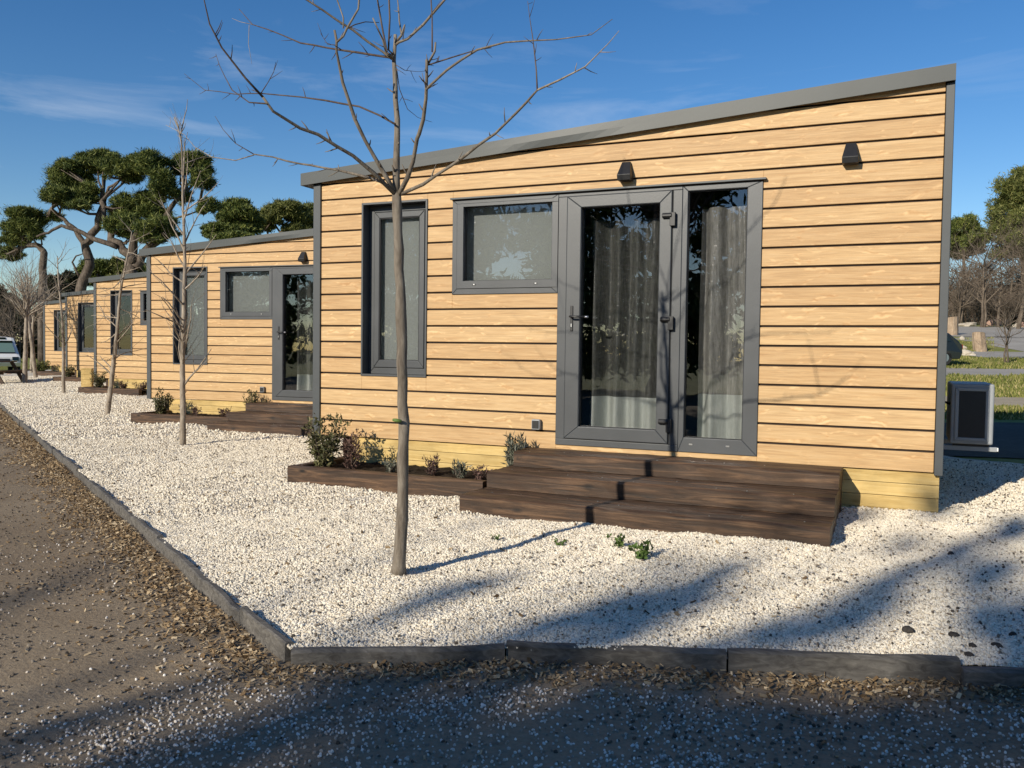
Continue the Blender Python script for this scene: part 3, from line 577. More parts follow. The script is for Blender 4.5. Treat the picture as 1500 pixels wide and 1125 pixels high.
    for xa, xb in ((-0.213, -0.200), (5.580, 5.592)):
        mb = MB(); mb.prism([(xa, ztop(xa)), (xb, ztop(xb)), (xb, ztop(xb)+0.117), (xa, ztop(xa)+0.117)], -0.044, 6.55); mb.build('fascia', 'fascia', c)
    mb = MB(); mb.prism([(-0.198, ztop(-0.198)+0.002), (-0.092, ztop(-0.092)+0.002), (-0.092, ztop(-0.092)+0.012), (-0.198, ztop(-0.198)+0.012)], -0.044, 6.54); mb.build('soffit', 'trim', c)
    # skirting
    mb = MB(); zs = [-0.006, -0.101, -0.200, -0.299, -0.42]
    for i in range(4): mb.box(0.362, 5.572, 0.028, 0.052, zs[i+1]+0.0035, zs[i])
    mb.build('skirting', 'pine', c, 0.003)
    for xa in (5.548, -0.04):
        mb = MB()
        for i in range(4): mb.box(xa, xa+0.022, 0.056 if xa > 1 else 1.2, 6.40, zs[i+1]+0.0035, zs[i])
        mb.build('skirting', 'pine', c, 0.003)
    mb = MB(); mb.box(0.20, 0.285, 0.10, 0.185, -0.45, -0.004); mb.build('support_post', 'sleeper', c, 0.004)
    mb = MB()
    for x in (0.9, 2.8, 4.7): mb.box(x, x+0.12, 0.3, 6.2, -0.14, -0.002)
    mb.build('floor_joist', 'gap', c)
    # narrow window in a deep casing
    wnd = MB(); wnd.mitre(0.477, 1.207, 0.600, 2.270, 0.020, 0.020, 0.020, 0.020, -0.012, 0.0); wnd.mitre(0.486, 1.202, 0.606, 2.264, 0.011, 0.011, 0.011, 0.011, 0.0005, 0.135)
    W = wnd.build('window', 'frame', c, 0.002)
    m2 = MB(); m2.mitre(0.498, 1.190, 0.618, 2.252, 0.062, 0.062, 0.062, 0.062, 0.095, 0.134); m2.build('outer_frame', 'frame', W, 0.005)
    m2 = MB(); m2.mitre(0.563, 1.125, 0.683, 2.187, 0.058, 0.058, 0.072, 0.058, 0.083, 0.128); m2.build('sash', 'frame', W, 0.006)
    m2 = MB(); m2.mitre(0.622, 1.066, 0.756, 2.128, 0.006, 0.006, 0.006, 0.006, 0.0905, 0.105); m2.build('gasket', 'gasket', W)
    m2 = MB(); m2.box(0.6225, 1.0655, 0.106, 0.112, 0.7565, 2.1275); m2.build('pane', 'glass', W)
    m2 = MB(); m2.box(0.575, 1.110, 0.150, 0.153, 0.70, 2.18); m2.build('roller_blind', 'blind', W)
    # the wide window, the door and the side light share one screen
    scr = MB(); scr.mitre(1.474, 2.520, 1.374, 2.236, 0.050, 0.062, 0.050, 0.036, -0.012, 0.055)
    scr.build('window_frame', 'frame', c, 0.004).name = 'window'
    W2 = [o for o in c.children if o.name.startswith('window') and o != W][-1]
    m2 = MB(); m2.mitre(1.527, 2.519, 1.428, 2.199, 0.062, 0.0003, 0.068, 0.026, -0.019, 0.050); m2.build('sash', 'frame', W2, 0.006)
    m2 = MB(); m2.mitre(1.590, 2.516, 1.497, 2.172, 0.005, 0.005, 0.005, 0.005, 0.016, 0.03); m2.build('gasket', 'gasket', W2)
    m2 = MB(); m2.box(1.5905, 2.5155, 0.0305, 0.0365, 1.4975, 2.1715); m2.build('pane', 'glass', W2)
    m2 = MB(); m2.box(1.56, 2.56, 0.120, 0.123, 1.44, 2.20); m2.build('roller_blind', 'blind', W2)
    for x in (1.706, 2.315):
        m2 = MB(); m2.box(x-0.016, x+0.016, -0.0225, -0.0192, 1.455, 1.468); m2.build('drain_cap', 'black', W2)
        m2 = MB(); m2.box(x-0.006, x+0.008, -0.0245, -0.0226, 1.458, 1.467); m2.build('drain_cap', 'white', W2)
    df = MB(); df.box(2.5205, 2.602, -0.012, 0.055, 0.098, 2.205); df.box(3.534, 3.610, -0.012, 0.055, 0.098, 2.205); df.box(2.5205, 3.610, -0.012, 0.055, 2.2055, 2.236); df.box(2.5205, 3.610, -0.014, 0.055, 0.043, 0.0975); df.build('door_frame', 'frame', c, 0.004)
    df = MB(); df.box(2.604, 3.532, -0.013, 0.03, 0.0985, 0.1035); df.box(3.5275, 3.5335, -0.011, 0.03, 0.104, 2.204); D = None
    gk = df
    d = MB(); d.mitre(2.605, 3.526, 0.1045, 2.2035, 0.130, 0.102, 0.108, 0.098, -0.026, 0.045); D = d.build('door', 'frame', c, 0.006)
    gk.build('gasket', 'gasket', D)
    d = MB(); d.mitre(2.7355, 3.4235, 0.213, 2.105, 0.006, 0.006, 0.006, 0.006, 0.010, 0.024); d.build('gasket', 'gasket', D)
    d = MB(); d.box(2.736, 3.423, 0.0245, 0.0305, 0.2135, 2.1045); d.build('pane', 'glass', D)
    d = MB(); d.box(2.650, 2.676, -0.0345, -0.0262, 1.04, 1.26); H = d.build('handle', 'black', D, 0.006)
    d = MB(); d.tube([(2.663, -0.034, 1.166), (2.663, -0.075, 1.166), (2.675, -0.082, 1.166), (2.80, -0.080, 1.162)], 0.0095, 8); d.build('lever', 'black', H, 0, True)
    d = MB(); d.tube([(2.800, -0.080, 1.162), (2.832, -0.079, 1.161)], 0.0100, 8); d.build('lever_tip', 'chrome', H, 0, True)
    d = MB(); d.box(2.657, 2.669, -0.0385, -0.0347, 1.075, 1.105); d.build('lock_cylinder', 'chrome', H, 0.002)
    for z in (1.975, 1.120, 0.270):
        d = MB(); d.tube([(3.452, -0.040, z+0.02), (3.532, -0.040, z+0.02)], 0.022, 12); d.box(3.515, 3.562, -0.052, -0.0265, z-0.068, z+0.045); d.build('hinge', 'black', D, 0.004)
    s = MB(); s.mitre(3.6105, 4.252, 0.043, 2.236, 0.046, 0.120, 0.122, 0.046, -0.0118, 0.055); S_ = s.build('side_light', 'frame', c, 0.005)
    s = MB(); s.mitre(3.657, 4.131, 0.1655, 2.1895, 0.006, 0.006, 0.006, 0.006, 0.010, 0.024); s.build('gasket', 'gasket', S_)
    s = MB(); s.box(3.6575, 4.1305, 0.0245, 0.0305, 0.166, 2.189); s.build('pane', 'glass', S_)
    for x in (3.72, 4.02):
        s = MB(); s.box(x-0.014, x+0.014, -0.0155, -0.012, 0.105, 0.117); s.build('drain_cap', 'chrome', S_)
    f = MB(); f.prism([(1.462, 2.2405), (4.278, 2.2405), (4.278, 2.256), (1.462, 2.256)], -0.042, -0.0005); f.build('drip_flashing', 'trim', c, 0.002)
    return c
cab = make_cabin(); cabins = [cab]
for h in range(1, 5): cabins.append(copy_tree(cab))
CL = ['timber clad cabin nearest the camera, with its glazed door and side light in full view', 'second timber clad cabin, its glazed door cut off by the corner of the nearest cabin', 'third timber clad cabin, showing its narrow window and only a sliver of the wide one', 'fourth timber clad cabin along the row, behind the thin leaning bare trunk', 'farthest timber clad cabin at the left end of the row, beside the dark thicket']
for h, c in enumerate(cabins):
    ox, oy, oz, a = HOUSES[h]; c.location = (ox, oy, oz); c.rotation_euler = (0, 0, a); tag(c, CL[h], 'cabin', 'timber cabins in a staggered row')

def place(o, h, x=0, y=0, z=0, ra=0):
    X_, Y_ = loc2w(h, x, y); o.location = (X_, Y_, HOUSES[h][2]+z); o.rotation_euler = (0, 0, HOUSES[h][3]+ra); return o
# curtains
def curtain(x0, x1, z0, zs, z1, seed, amp, nf, y0, flat_from=None):
    rr = random.Random(seed); n = 110; mz = 30; root = empty('curtain'); ph = [rr.uniform(0, 6) for _ in range(4)]
    def yy(u, v):
        a = amp*(0.65+0.35*math.sin(u*5+ph[0]))
        if flat_from and u > flat_from: a *= 0.35
        return y0+a*math.sin(u*nf*6.283+ph[1]+0.9*math.sin(u*7+ph[2]))+0.012*math.sin(u*31+v*3+ph[3])*(0.5+0.5*v)+0.008*math.sin(9*v+4*u)
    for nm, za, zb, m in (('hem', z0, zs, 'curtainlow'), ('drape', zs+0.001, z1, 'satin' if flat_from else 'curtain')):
        mb = MB(); vs = []
        for j in range(mz+1):
            v = j/mz; z = za+(zb-za)*v
            for i in range(n+1):
                u = i/n; ww = 1-0.05*math.sin(3.14*(z-z0)/(z1-z0)) if not flat_from else 1
                vs.append((x0+(x1-x0)*(0.5+(u-0.5)*ww), yy(u, (z-z0)/(z1-z0)), z))
        fs = [(j*(n+1)+i, j*(n+1)+i+1, (j+1)*(n+1)+i+1, (j+1)*(n+1)+i) for j in range(mz) for i in range(n)]
        mb.add(vs, fs); mb.build(nm, m, root, 0, True)
    return root
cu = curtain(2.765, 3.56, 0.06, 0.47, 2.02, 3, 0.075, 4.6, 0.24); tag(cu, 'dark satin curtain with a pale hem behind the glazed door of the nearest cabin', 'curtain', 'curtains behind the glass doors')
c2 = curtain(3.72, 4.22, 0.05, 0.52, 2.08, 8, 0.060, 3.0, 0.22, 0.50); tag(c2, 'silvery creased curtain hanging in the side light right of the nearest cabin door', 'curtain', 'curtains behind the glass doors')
c3 = copy_tree(cu); place(c3, 1, 0.10); tag(c3, 'dark curtain with pale hem behind the door of the second cabin', 'curtain', 'curtains behind the glass doors')
# wall lights: a tapered wedge, wide and deep at the foot
def wall_light():
    r = empty('wall_light'); mb = MB()
    z0, z1 = 0.0, 0.162; wb, wt, db, dt = 0.058, 0.036, 0.098, 0.026
    zl = 0.045
    wl = wb+(wt-wb)*0.0; vs = [(-wb, -0.001, z0), (wb, -0.001, z0), (wb, -db+0.012, z0), (-wb, -db+0.012, z0), (-wb, -0.001, zl), (wb, -0.001, zl), (wb, -db, zl), (-wb, -db, zl), (-wt, -0.001, z1), (wt, -0.001, z1), (wt, -dt, z1), (-wt, -dt, z1)]
    fs = [(0, 3, 2, 1), (8, 9, 10, 11)]
    for a in (0, 4): fs += [(a+i, a+(i+1) % 4, a+4+(i+1) % 4, a+4+i) for i in range(4)]
    mb.add(vs, [f[::-1] for f in fs] if False else fs); mb.build('housing', 'black', r, 0.003)
    mb = MB(); mb.box(-0.04, 0.04, -0.075, -0.012, -0.003, -0.0005); mb.build('lens', 'gasket', r); return r
wl1 = wall_light(); place(wl1, 0, 3.128, 0, 2.302); tag(wl1, 'black wedge shaped wall light above the glazed door of the nearest cabin', 'wall light', 'black wedge wall lights')
wl2 = copy_tree(wl1); place(wl2, 0, 4.895, 0, 2.312); tag(wl2, 'black wedge shaped wall light near the right corner post of the nearest cabin', 'wall light', 'black wedge wall lights')
wl3 = copy_tree(wl1); place(wl3, 1, 3.128, 0, 2.302); tag(wl3, 'black wedge wall light over the door of the second cabin', 'wall light', 'black wedge wall lights')
def socket():
    r = empty('outdoor_socket'); mb = MB(); mb.box(-0.040, 0.040, -0.050, -0.0005, -0.046, 0.046); mb.build('housing', 'acgrey', r, 0.009)
    mb = MB(); mb.box(-0.031, 0.031, -0.0555, -0.0502, -0.034, 0.036); mb.build('flap', 'black', r, 0.004); return r
s1 = socket(); place(s1, 0, 2.345, 0, 0.212); tag(s1, 'small grey outdoor socket box left of the nearest cabin door', 'socket', 'outdoor socket boxes')
s2 = copy_tree(s1); place(s2, 1, 2.345, 0, 0.212); tag(s2, 'small grey outdoor socket box beside the door of the second cabin', 'socket', 'outdoor socket boxes')

# steps: three levels of paired sleepers
def rough_box(mb, x0, x1, y0, y1, z0, z1, nx, j, seed, ch=0.010):
    rr = random.Random(seed); vs = []
    sec = [(y0, z0), (y1, z0), (y1, z1-ch), (y1-ch, z1), (y0+ch, z1), (y0, z1-ch)]; k = len(sec)
    for i in range(nx+1):
        x = x0+(x1-x0)*i/nx; dz = rr.uniform(-j, j)*0.6
        for (y, z) in sec: vs.append((x+rr.uniform(-j, j)*(1 if i in (0, nx) else 0), y+rr.uniform(-j, j)*0.6, z+dz+rr.uniform(-j, j)*0.5))
    fs = [(i*k+a, i*k+(a+1) % k, (i+1)*k+(a+1) % k, (i+1)*k+a) for i in range(nx) for a in range(k)]
    fs = [f[::-1] for f in fs]; fs += [tuple(range(k)), tuple(nx*k+a for a in range(k-1, -1, -1))]
    mb.add(vs, [f[::-1] for f in fs], rr.random())
def make_steps():
    r = empty('wooden_steps'); n = 0
    for (xl, yf, za, zb) in ((2.205, -1.214, -0.50, -0.254), (2.240, -0.808, -0.2525, -0.122), (2.290, -0.403, -0.1205, 0.004)):
        y = yf
        while y < -0.05:
            y2 = min(y+0.2015, 0.022 if za > -0.13 else 0.02); mb = MB(); rough_box(mb, xl+random.uniform(-.004, .004), 4.898+random.uniform(-.004, .004), y+0.0035, y2-0.0035, za, zb, 22, 0.0045, 100+n, 0.016); mb.build('sleeper', 'sleeper', r); n += 1; y = y2
    mb = MB(); rr = random.Random(5)
    for (yf, zt) in ((-1.214, -0.254), (-0.808, -0.122), (-0.403, 0.004)):
        for i in range(9):
            x = 2.35+i*0.29+rr.uniform(-.08, .08); y = yf+rr.choice((0.045, 0.15, 0.24)); mb.tube([(x, y, zt-0.004), (x, y, zt+0.0025)], 0.006, 6)
    sh = mb.build('screw_heads', 'chrome', r); sh['kind'] = 'stuff'; return r
st1 = make_steps()
tag(st1, 'three level dark brown sleeper steps up to the nearest cabin door', 'steps', 'sleeper steps at the cabin doors')
st2 = copy_tree(st1); place(st2, 1); tag(st2, 'dark brown sleeper steps in front of the second cabin door', 'steps', 'sleeper steps at the cabin doors')
def make_planter(x0=0.235, x1=2.203, h=0.19):
    r = empty('planter'); mb = MB(); rough_box(mb, x0, x1, -0.812, -0.712, -0.43, -0.205, 16, 0.003, 40, 0.008); mb.build('front_board', 'sleeper', r)
    mb = MB(); vs0 = len(mb.v); rough_box(mb, -0.711, 0.02, x0, x0+0.1, -0.43, -0.206, 6, 0.003, 41, 0.008); mb.v = [(y, x, z) for (x, y, z) in mb.v]; mb.f = [f[::-1] for f in mb.f]; mb.build('end_board', 'sleeper', r)
    mb = MB(); rr = random.Random(9); nx, ny = 40, 14; vs = []
    for i in range(nx+1):
        for j in range(ny+1): vs.append((x0+0.1+(x1-0.003-x0-0.1)*i/nx, -0.712+0.735*j/ny, -0.25+rr.uniform(-0.018, 0.018)))
    mb.add(vs, [(i*(ny+1)+j, (i+1)*(ny+1)+j, (i+1)*(ny+1)+j+1, i*(ny+1)+j+1) for i in range(nx) for j in range(ny)]); mb.build('soil', 'soil', r); return r
pl = make_planter(); PLB = ['left of the nearest cabin steps', 'in front of the second cabin', 'below the narrow window of the third cabin', 'at the fourth cabin, beside the pale timber box', 'at the farthest cabin, left end of the row']
pls = [pl]+[copy_tree(pl) for _ in range(4)]
for h, o in enumerate(pls):
    place(o, h, (0, 0.08, 0.0, 0.0, 0.0)[h]); tag(o, 'dark sleeper planter '+PLB[h], 'planter', 'sleeper planters along the cabins')
bx = empty('timber_box'); mb = MB()
for i in range(4): mb.box(-0.35, 0.35, -0.28, 0.28, -0.45+i*0.155, -0.45+i*0.155+0.152)
mb.build('boarding', 'pine', bx, 0.004); mb = MB(); mb.box(-0.37, 0.37, -0.30, 0.30, 0.172, 0.20); mb.build('lid', 'pine', bx, 0.004)
bp = at(128, 548, 25.0); bx.location = (bp[0], bp[1], 0.0); bx.rotation_euler = (0, 0, R(34)); bx.scale = (0.40, 0.4, 0.95)
tag(bx, 'pale yellow timber box standing at the left corner post of the third cabin', 'timber box')

# ------------------------------------------------------------------ edging boards
def edging(p0, p1, zt, hgt, th, seed, side):
    p0 = np.array(p0); p1 = np.array(p1); d = p1-p0; Ln = np.linalg.norm(d); d /= Ln; nrm = np.array([-d[1], d[0]])
    rr = random.Random(seed); n = max(4, int(Ln/0.14)); vs = []
    top = [0]
    for i in range(n): top.append(top[-1]*0.7+rr.uniform(-0.007, 0.007))
    wob = [rr.uniform(-0.006, 0.006) for _ in range(n+1)]
    for i in range(n+1):
        t = Ln*i/n; z = zt+top[i]; o_ = wob[i]
        for (a, zz) in ((-th/2, zt-hgt), (th/2, zt-hgt), (th/2, z-0.006), (th/2-0.008, z), (-th/2+0.010+rr.uniform(0, 0.006), z+rr.uniform(-.003, .003)), (-th/2, z-0.012)):
            p = p0+d*t+nrm*(a+o_); vs.append((p[0], p[1], zz))
    k = 6; fs = [(i*k+a, i*k+(a+1) % k, (i+1)*k+(a+1) % k, (i+1)*k+a)[::-1] for i in range(n) for a in range(k)]
    fs += [tuple(range(k)), tuple(n*k+a for a in range(k-1, -1, -1))]
    mb = MB(); mb.add(vs, [f[::-1] for f in fs], rr.random()); return mb.build('edging_board', 'kerb')
KL = [0.03, 0.62, 2.55, 4.25, 6.35, 8.3, 10.6, 12.9, 15.6, 18.4, 21.6, 25, 29, 34, 40]
for i in range(len(KL)-1):
    sgn = 0.012*(-1)**i
    p0 = CORNER+KD*(KL[i]+0.004)+KN*(0.0+sgn); p1 = CORNER+KD*(KL[i+1]-0.004)+KN*(-sgn*0.6)
    o = edging(p0, p1, -0.408-(0.012 if i % 2 else 0), 0.19, 0.046, 20+i, 1)
    far = ['short grey edging board at the corner of the gravel bed', 'long grey edging board next to the short one at the gravel corner', 'third grey edging board from the gravel corner along the earth path', 'fourth grey edging board from the gravel corner along the earth path'][i] if i < 4 else None
    tag(o, far or 'weathered grey edging board farther up the left side of the gravel bed', 'edging board', 'edging boards along the earth path')
KRs = [(KERB_R[0]+np.array([0.03, -0.02]), KERB_R[1], -0.418), (KERB_R[1]+np.array([0.0, 0.02]), KERB_R[2]+np.array([-.01, 0]), -0.405), (KERB_R[2], KERB_R[3]+np.array([-.02, -.02]), -0.402), (KERB_R[3]+np.array([-.01, -.05]), KERB_R[4], -0.428), (KERB_R[4], KERB_R[5], -0.42)]
for i, (a, b, z) in enumerate(KRs):
    o = edging(a, b, z+0.006, 0.19, 0.048, 50+i, 1)
    tag(o, ['shaded edging board running right from the gravel corner', 'shaded edging board with a raised splintered left end, below the steps', 'straight shaded edging board below the right end of the steps', 'sunken edging board at the right edge of the photo', 'edging board continuing past the right edge of the photo'][i], 'edging board', 'edging boards in front of the nearest cabin')

# ------------------------------------------------------------------ small plants
def leaf_cloud(name, mname, parent, centres, n, ln, wd, up=0.4, seed=0, shell=0.0):
    r = np.random.default_rng(seed); C = np.array([c[:3] for c in centres], float); Rr = np.array([c[3:6] for c in centres], float)
    vol = Rr.prod(1); k = r.choice(len(C), n, p=vol/vol.sum()); d = r.normal(size=(n, 3)); d /= np.linalg.norm(d, axis=1)[:, None]
    rad = r.random(n)**(1/3.0)
    if shell: rad = shell+(1-shell)*rad
    rad = rad*np.where(r.random(n) > 0.78, 1+1.0*r.random(n)**1.5, 1.0)
    P = C[k]+d*rad[:, None]*Rr[k]
    ax = d*0.7+r.normal(size=(n, 3))*0.6; ax[:, 2] += up; ax /= np.linalg.norm(ax, axis=1)[:, None]
    sd_ = np.cross(ax, r.normal(size=(n, 3))); sd_ /= np.linalg.norm(sd_, axis=1)[:, None]
    l = ln*r.uniform(0.6, 1.3, n)[:, None]; w_ = wd*r.uniform(0.6, 1.3, n)[:, None]
    V = np.stack([P-ax*l*0.5, P+sd_*w_*0.5, P+ax*l*0.5, P-sd_*w_*0.5], 1).reshape(-1, 3); Fc = np.arange(4*n).reshape(n, 4)
    return np_mesh(name, V, Fc, mname, parent, r.random(n))
def stems(mb, base, n, h, sp, r0, rr, twig=0):
    tips = []
    for i in range(n):
        a = rr.uniform(0, 6.28); s_ = sp*rr.uniform(0.2, 1); hh = h*rr.uniform(0.6, 1.05); pts = [Vector(base)]
        for j in range(1, 5):
            t = j/4; pts.append(Vector(base)+Vector((math.cos(a)*s_*t**0.8+rr.uniform(-.01, .01), math.sin(a)*s_*t**0.8+rr.uniform(-.01, .01), hh*t)))
        mb.tube(pts, [r0*(1-0.75*j/4) for j in range(5)], 4); tips.append(pts)
    return tips
def small_plant(kind, h, x, y, size, label, seed, mname, ln, wd, n, up=0.5, group='plants in the sleeper planters'):
    r = empty(kind); mb = MB(); rr = random.Random(seed); T = stems(mb, (0, 0, -0.02), 13, size[2], size[0]*0.9, 0.006, rr); n = int(n*2.6)
    mb.build('stem', 'twig', r)
    cs = []
    for pts in T:
        for p in pts[1:]: cs.append((p.x, p.y, p.z, size[0]*0.22, size[1]*0.22, size[2]*0.15))
    leaf_cloud('leaves', mname, r, cs, n, ln, wd, up, seed)
    place(r, h, x, y, -0.245); tag(r, label, 'plant', group); return r
small_plant('shrub', 0, 0.43, -0.52, (0.24, 0.20, 0.44), 'olive brown leafy shrub at the left end of the nearest planter', 1, 'shrub', 0.055, 0.018, 520)
small_plant('shrub', 0, 0.66, -0.45, (0.17, 0.15, 0.33), 'reddish brown twiggy shrub beside the olive shrub in the nearest planter', 2, 'purple', 0.045, 0.012, 300)
small_plant('lavender_plant', 0, 1.13, -0.50, (0.08, 0.08, 0.13), 'tiny grey green seedling in the left middle of the nearest planter', 3, 'lavender', 0.05, 0.012, 70, 0.9)
small_plant('heather_plant', 0, 1.50, -0.42, (0.11, 0.10, 0.18), 'low brown heather just right of the near trunk in the nearest planter', 4, 'purple', 0.04, 0.010, 150, 0.6)
small_plant('lavender_plant', 0, 1.83, -0.50, (0.09, 0.08, 0.16), 'grey green lavender clump in the nearest planter, left of the brown heather by the steps', 5, 'lavender', 0.055, 0.012, 100, 0.9)
small_plant('heather_plant', 0, 2.06, -0.55, (0.11, 0.09, 0.13), 'brown heather touching the left end of the steps', 6, 'purple', 0.04, 0.010, 120, 0.6)
small_plant('lavender_plant', 0, 2.20, -0.22, (0.15, 0.12, 0.38), 'tall grey green lavender bush at the left end of the nearest steps', 7, 'lavender', 0.075, 0.014, 330, 0.8)
small_plant('shrub', 1, 0.62, -0.45, (0.24, 0.20, 0.40), 'dark leafy shrub at the left end of the second planter', 8, 'shrub', 0.055, 0.018, 420)
small_plant('heather_plant', 1, 1.35, -0.45, (0.15, 0.12, 0.18), 'low dark heather in the middle of the second planter', 9, 'purple', 0.045, 0.012, 150)
small_plant('heather_plant', 1, 1.95, -0.48, (0.14, 0.12, 0.17), 'low brown heather near the second cabin steps', 10, 'purple', 0.045, 0.012, 150)
small_plant('shrub', 1, 2.30, -0.20, (0.20, 0.14, 0.42), 'bushy plant by the socket box of the second cabin', 11, 'shrub', 0.05, 0.017, 300)
small_plant('shrub', 2, 0.55, -0.45, (0.27, 0.22, 0.42), 'dark leafy shrub at the left end of the third planter', 12, 'shrub', 0.06, 0.02, 360)
small_plant('heather_plant', 2, 1.35, -0.45, (0.2, 0.14, 0.22), 'low brown heather in the third planter', 13, 'purple', 0.06, 0.016, 150)
small_plant('heather_plant', 2, 1.95, -0.45, (0.22, 0.14, 0.24), 'wide brown heather at the right of the third planter', 14, 'purple', 0.06, 0.016, 150)
small_plant('shrub', 3, 0.5, -0.45, (0.28, 0.22, 0.42), 'dark shrub at the left end of the fourth planter', 15, 'shrub', 0.07, 0.024, 260)
small_plant('shrub', 4, 0.25, -0.45, (0.36, 0.28, 0.46), 'rounded dark green shrub in front of the farthest cabin', 16, 'needle2', 0.09, 0.03, 340)
def sprout(px, py, s_, seed, label):
    r = empty('weed'); mb = MB(); rr = random.Random(seed); T = stems(mb, (0, 0, -0.01), 6, s_, s_*0.9, 0.003, rr); mb.build('stem', 'sprout', r)
    leaf_cloud('leaves', 'sprout', r, [(p.x, p.y, p.z, s_*.22, s_*.22, s_*.15) for q_ in T for p in q_[1:]], 70, s_*0.42, s_*0.2, 0.4, seed)
    P = on_z(px, py, -0.39); r.location = (P[0], P[1], gz1(P[0], P[1])); tag(r, label, 'weed', 'green weeds in the white gravel')
sprout(936, 821, 0.13, 31, 'largest green weed growing in the white gravel below the steps')
sprout(904, 803, 0.085, 32, 'small green weed left of the largest one in the gravel')
sprout(820, 796, 0.06, 33, 'flat dark weed in the gravel beside the trunk shadow')
sprout(727, 790, 0.045, 34, 'tiny dark weed touching the trunk shadow on the gravel')
for i, (px, py, s_) in enumerate([(1331, 914, .034), (1397, 922, .03), (1425, 937, .028), (1460, 938, .026), (1485, 925, .022), (1394, 808, .028), (1418, 951, .025), (1250, 910, .016), (1300, 795, .016), (1365, 812, .015), (1210, 885, .015), (1165, 845, .014)]):
    P = on_z(px, py, -0.40 if py > 850 else -0.36); mb = MB(); s_ *= 0.62; mb.blob((0, 0, 0), (s_*1.25, s_*0.9, s_*0.85), 0.3, 2, seed=i); o = mb.build('stone', 'darkstone', None, 0, True); o.location = (P[0], P[1], gz1(P[0], P[1])+s_*0.45)
    tag(o, ['largest dark flat stone on the gravel at the right', 'dark stone lying alone below the gravel shadow at the right, second in size'][i] if i < 2 else 'small dark stone among the dark stones scattered on the white gravel', 'stone', 'dark stones on the white gravel')

# ------------------------------------------------------------------ young bare trees
def spurs(mb, pts, rad, n, rr, ln=(0.03, 0.09)):
    for _ in range(n):
        i = rr.randrange(len(pts)-1); t = rr.random(); p = Vector(pts[i])*(1-t)+Vector(pts[i+1])*t; d = (Vector(pts[i+1])-Vector(pts[i])).normalized()
        o = d.cross(Vector((rr.uniform(-1, 1), rr.uniform(-1, 1), rr.uniform(-1, 1)))).normalized(); L_ = rr.uniform(*ln); r_ = rad[i]*0.35+0.001
        e = p+(o*0.8+d*0.6).normalized()*L_; mb.tube([p, (p+e)/2+o*L_*0.05, e], [r_, r_*0.8, r_*0.35], 4)
def branch_on(mb, pix, D0, dD, r0, r1, rr, n=6, sp=0):
    """a limb traced through picture points, running dD metres away from (or towards) the camera along its length"""
    Ls = [0]
    for (a, b), (c, d) in zip(pix, pix[1:]): Ls.append(Ls[-1]+math.hypot(c-a, d-b))
    P = []; 
    for i, (px, py) in enumerate(pix):
        t = Ls[i]/Ls[-1]; P.append(at(px, py, D0+dD*t))
    # subdivide with a little wander so that limbs are not straight rods
    Q = [Vector(P[0])]; RR = [r0]
    for i in range(len(P)-1):
        a, b = Vector(P[i]), Vector(P[i+1]); k = max(1, int((b-a).length/0.09))
        for j in range(1, k+1):
            t = j/k; p = a.lerp(b, t)
            if j < k: p += Vector((rr.uniform(-1, 1), rr.uniform(-1, 1), rr.uniform(-1, 1)))*0.004
            tt = (Ls[i]+(Ls[i+1]-Ls[i])*t)/Ls[-1]; Q.append(p); RR.append((r0+(r1-r0)*tt)*(1+rr.uniform(-0.08, 0.12)))
    mb.tube(Q, RR, n)
    if sp: spurs(mb, Q, RR, sp, rr)
    return Q
D1 = float((np.array([2.72, -2.94])-CAM[:2]) @ FWD2)
tr = empty('young_tree', (2.72, -2.94, gz1(2.72, -2.94))); rr = random.Random(11)
def child_build(mb, name, m, root, smooth=True):
    L0 = Vector(root.location); mb.v = [tuple(Vector(v)-L0) for v in mb.v]; return mb.build(name, m, root, 0, smooth)
mb = MB(); branch_on(mb, [(584.5, 845), (585, 832), (587, 790), (590, 730), (591, 650), (590, 560), (587, 450), (583, 340), (581, 284)], D1, 0.02, 0.0355, 0.026, rr, 10, 0); mb.tube([(2.715, -2.945, gz1(2.72, -2.94)-0.05), (2.716, -2.944, gz1(2.72, -2.94)+0.012), (2.719, -2.942, gz1(2.72, -2.94)+0.05), (2.722, -2.940, gz1(2.72, -2.94)+0.14)], [0.058, 0.048, 0.040, 0.034], 10); branch_on(mb, [(581, 290), (581, 225), (582, 175), (579, 120), (577, 88), (579, 60), (579, 51)], D1+.02, 0.05, 0.024, 0.0095, rr, 8, 5); child_build(mb, 'trunk', 'bark', tr)
mb = MB(); mb.tube([at(575.5, 615, D1-0.036), at(581, 616, D1-0.042), at(588, 617, D1-0.042)], [0.008, 0.012, 0.009], 6); child_build(mb, 'moss_patch', 'sprout', tr)
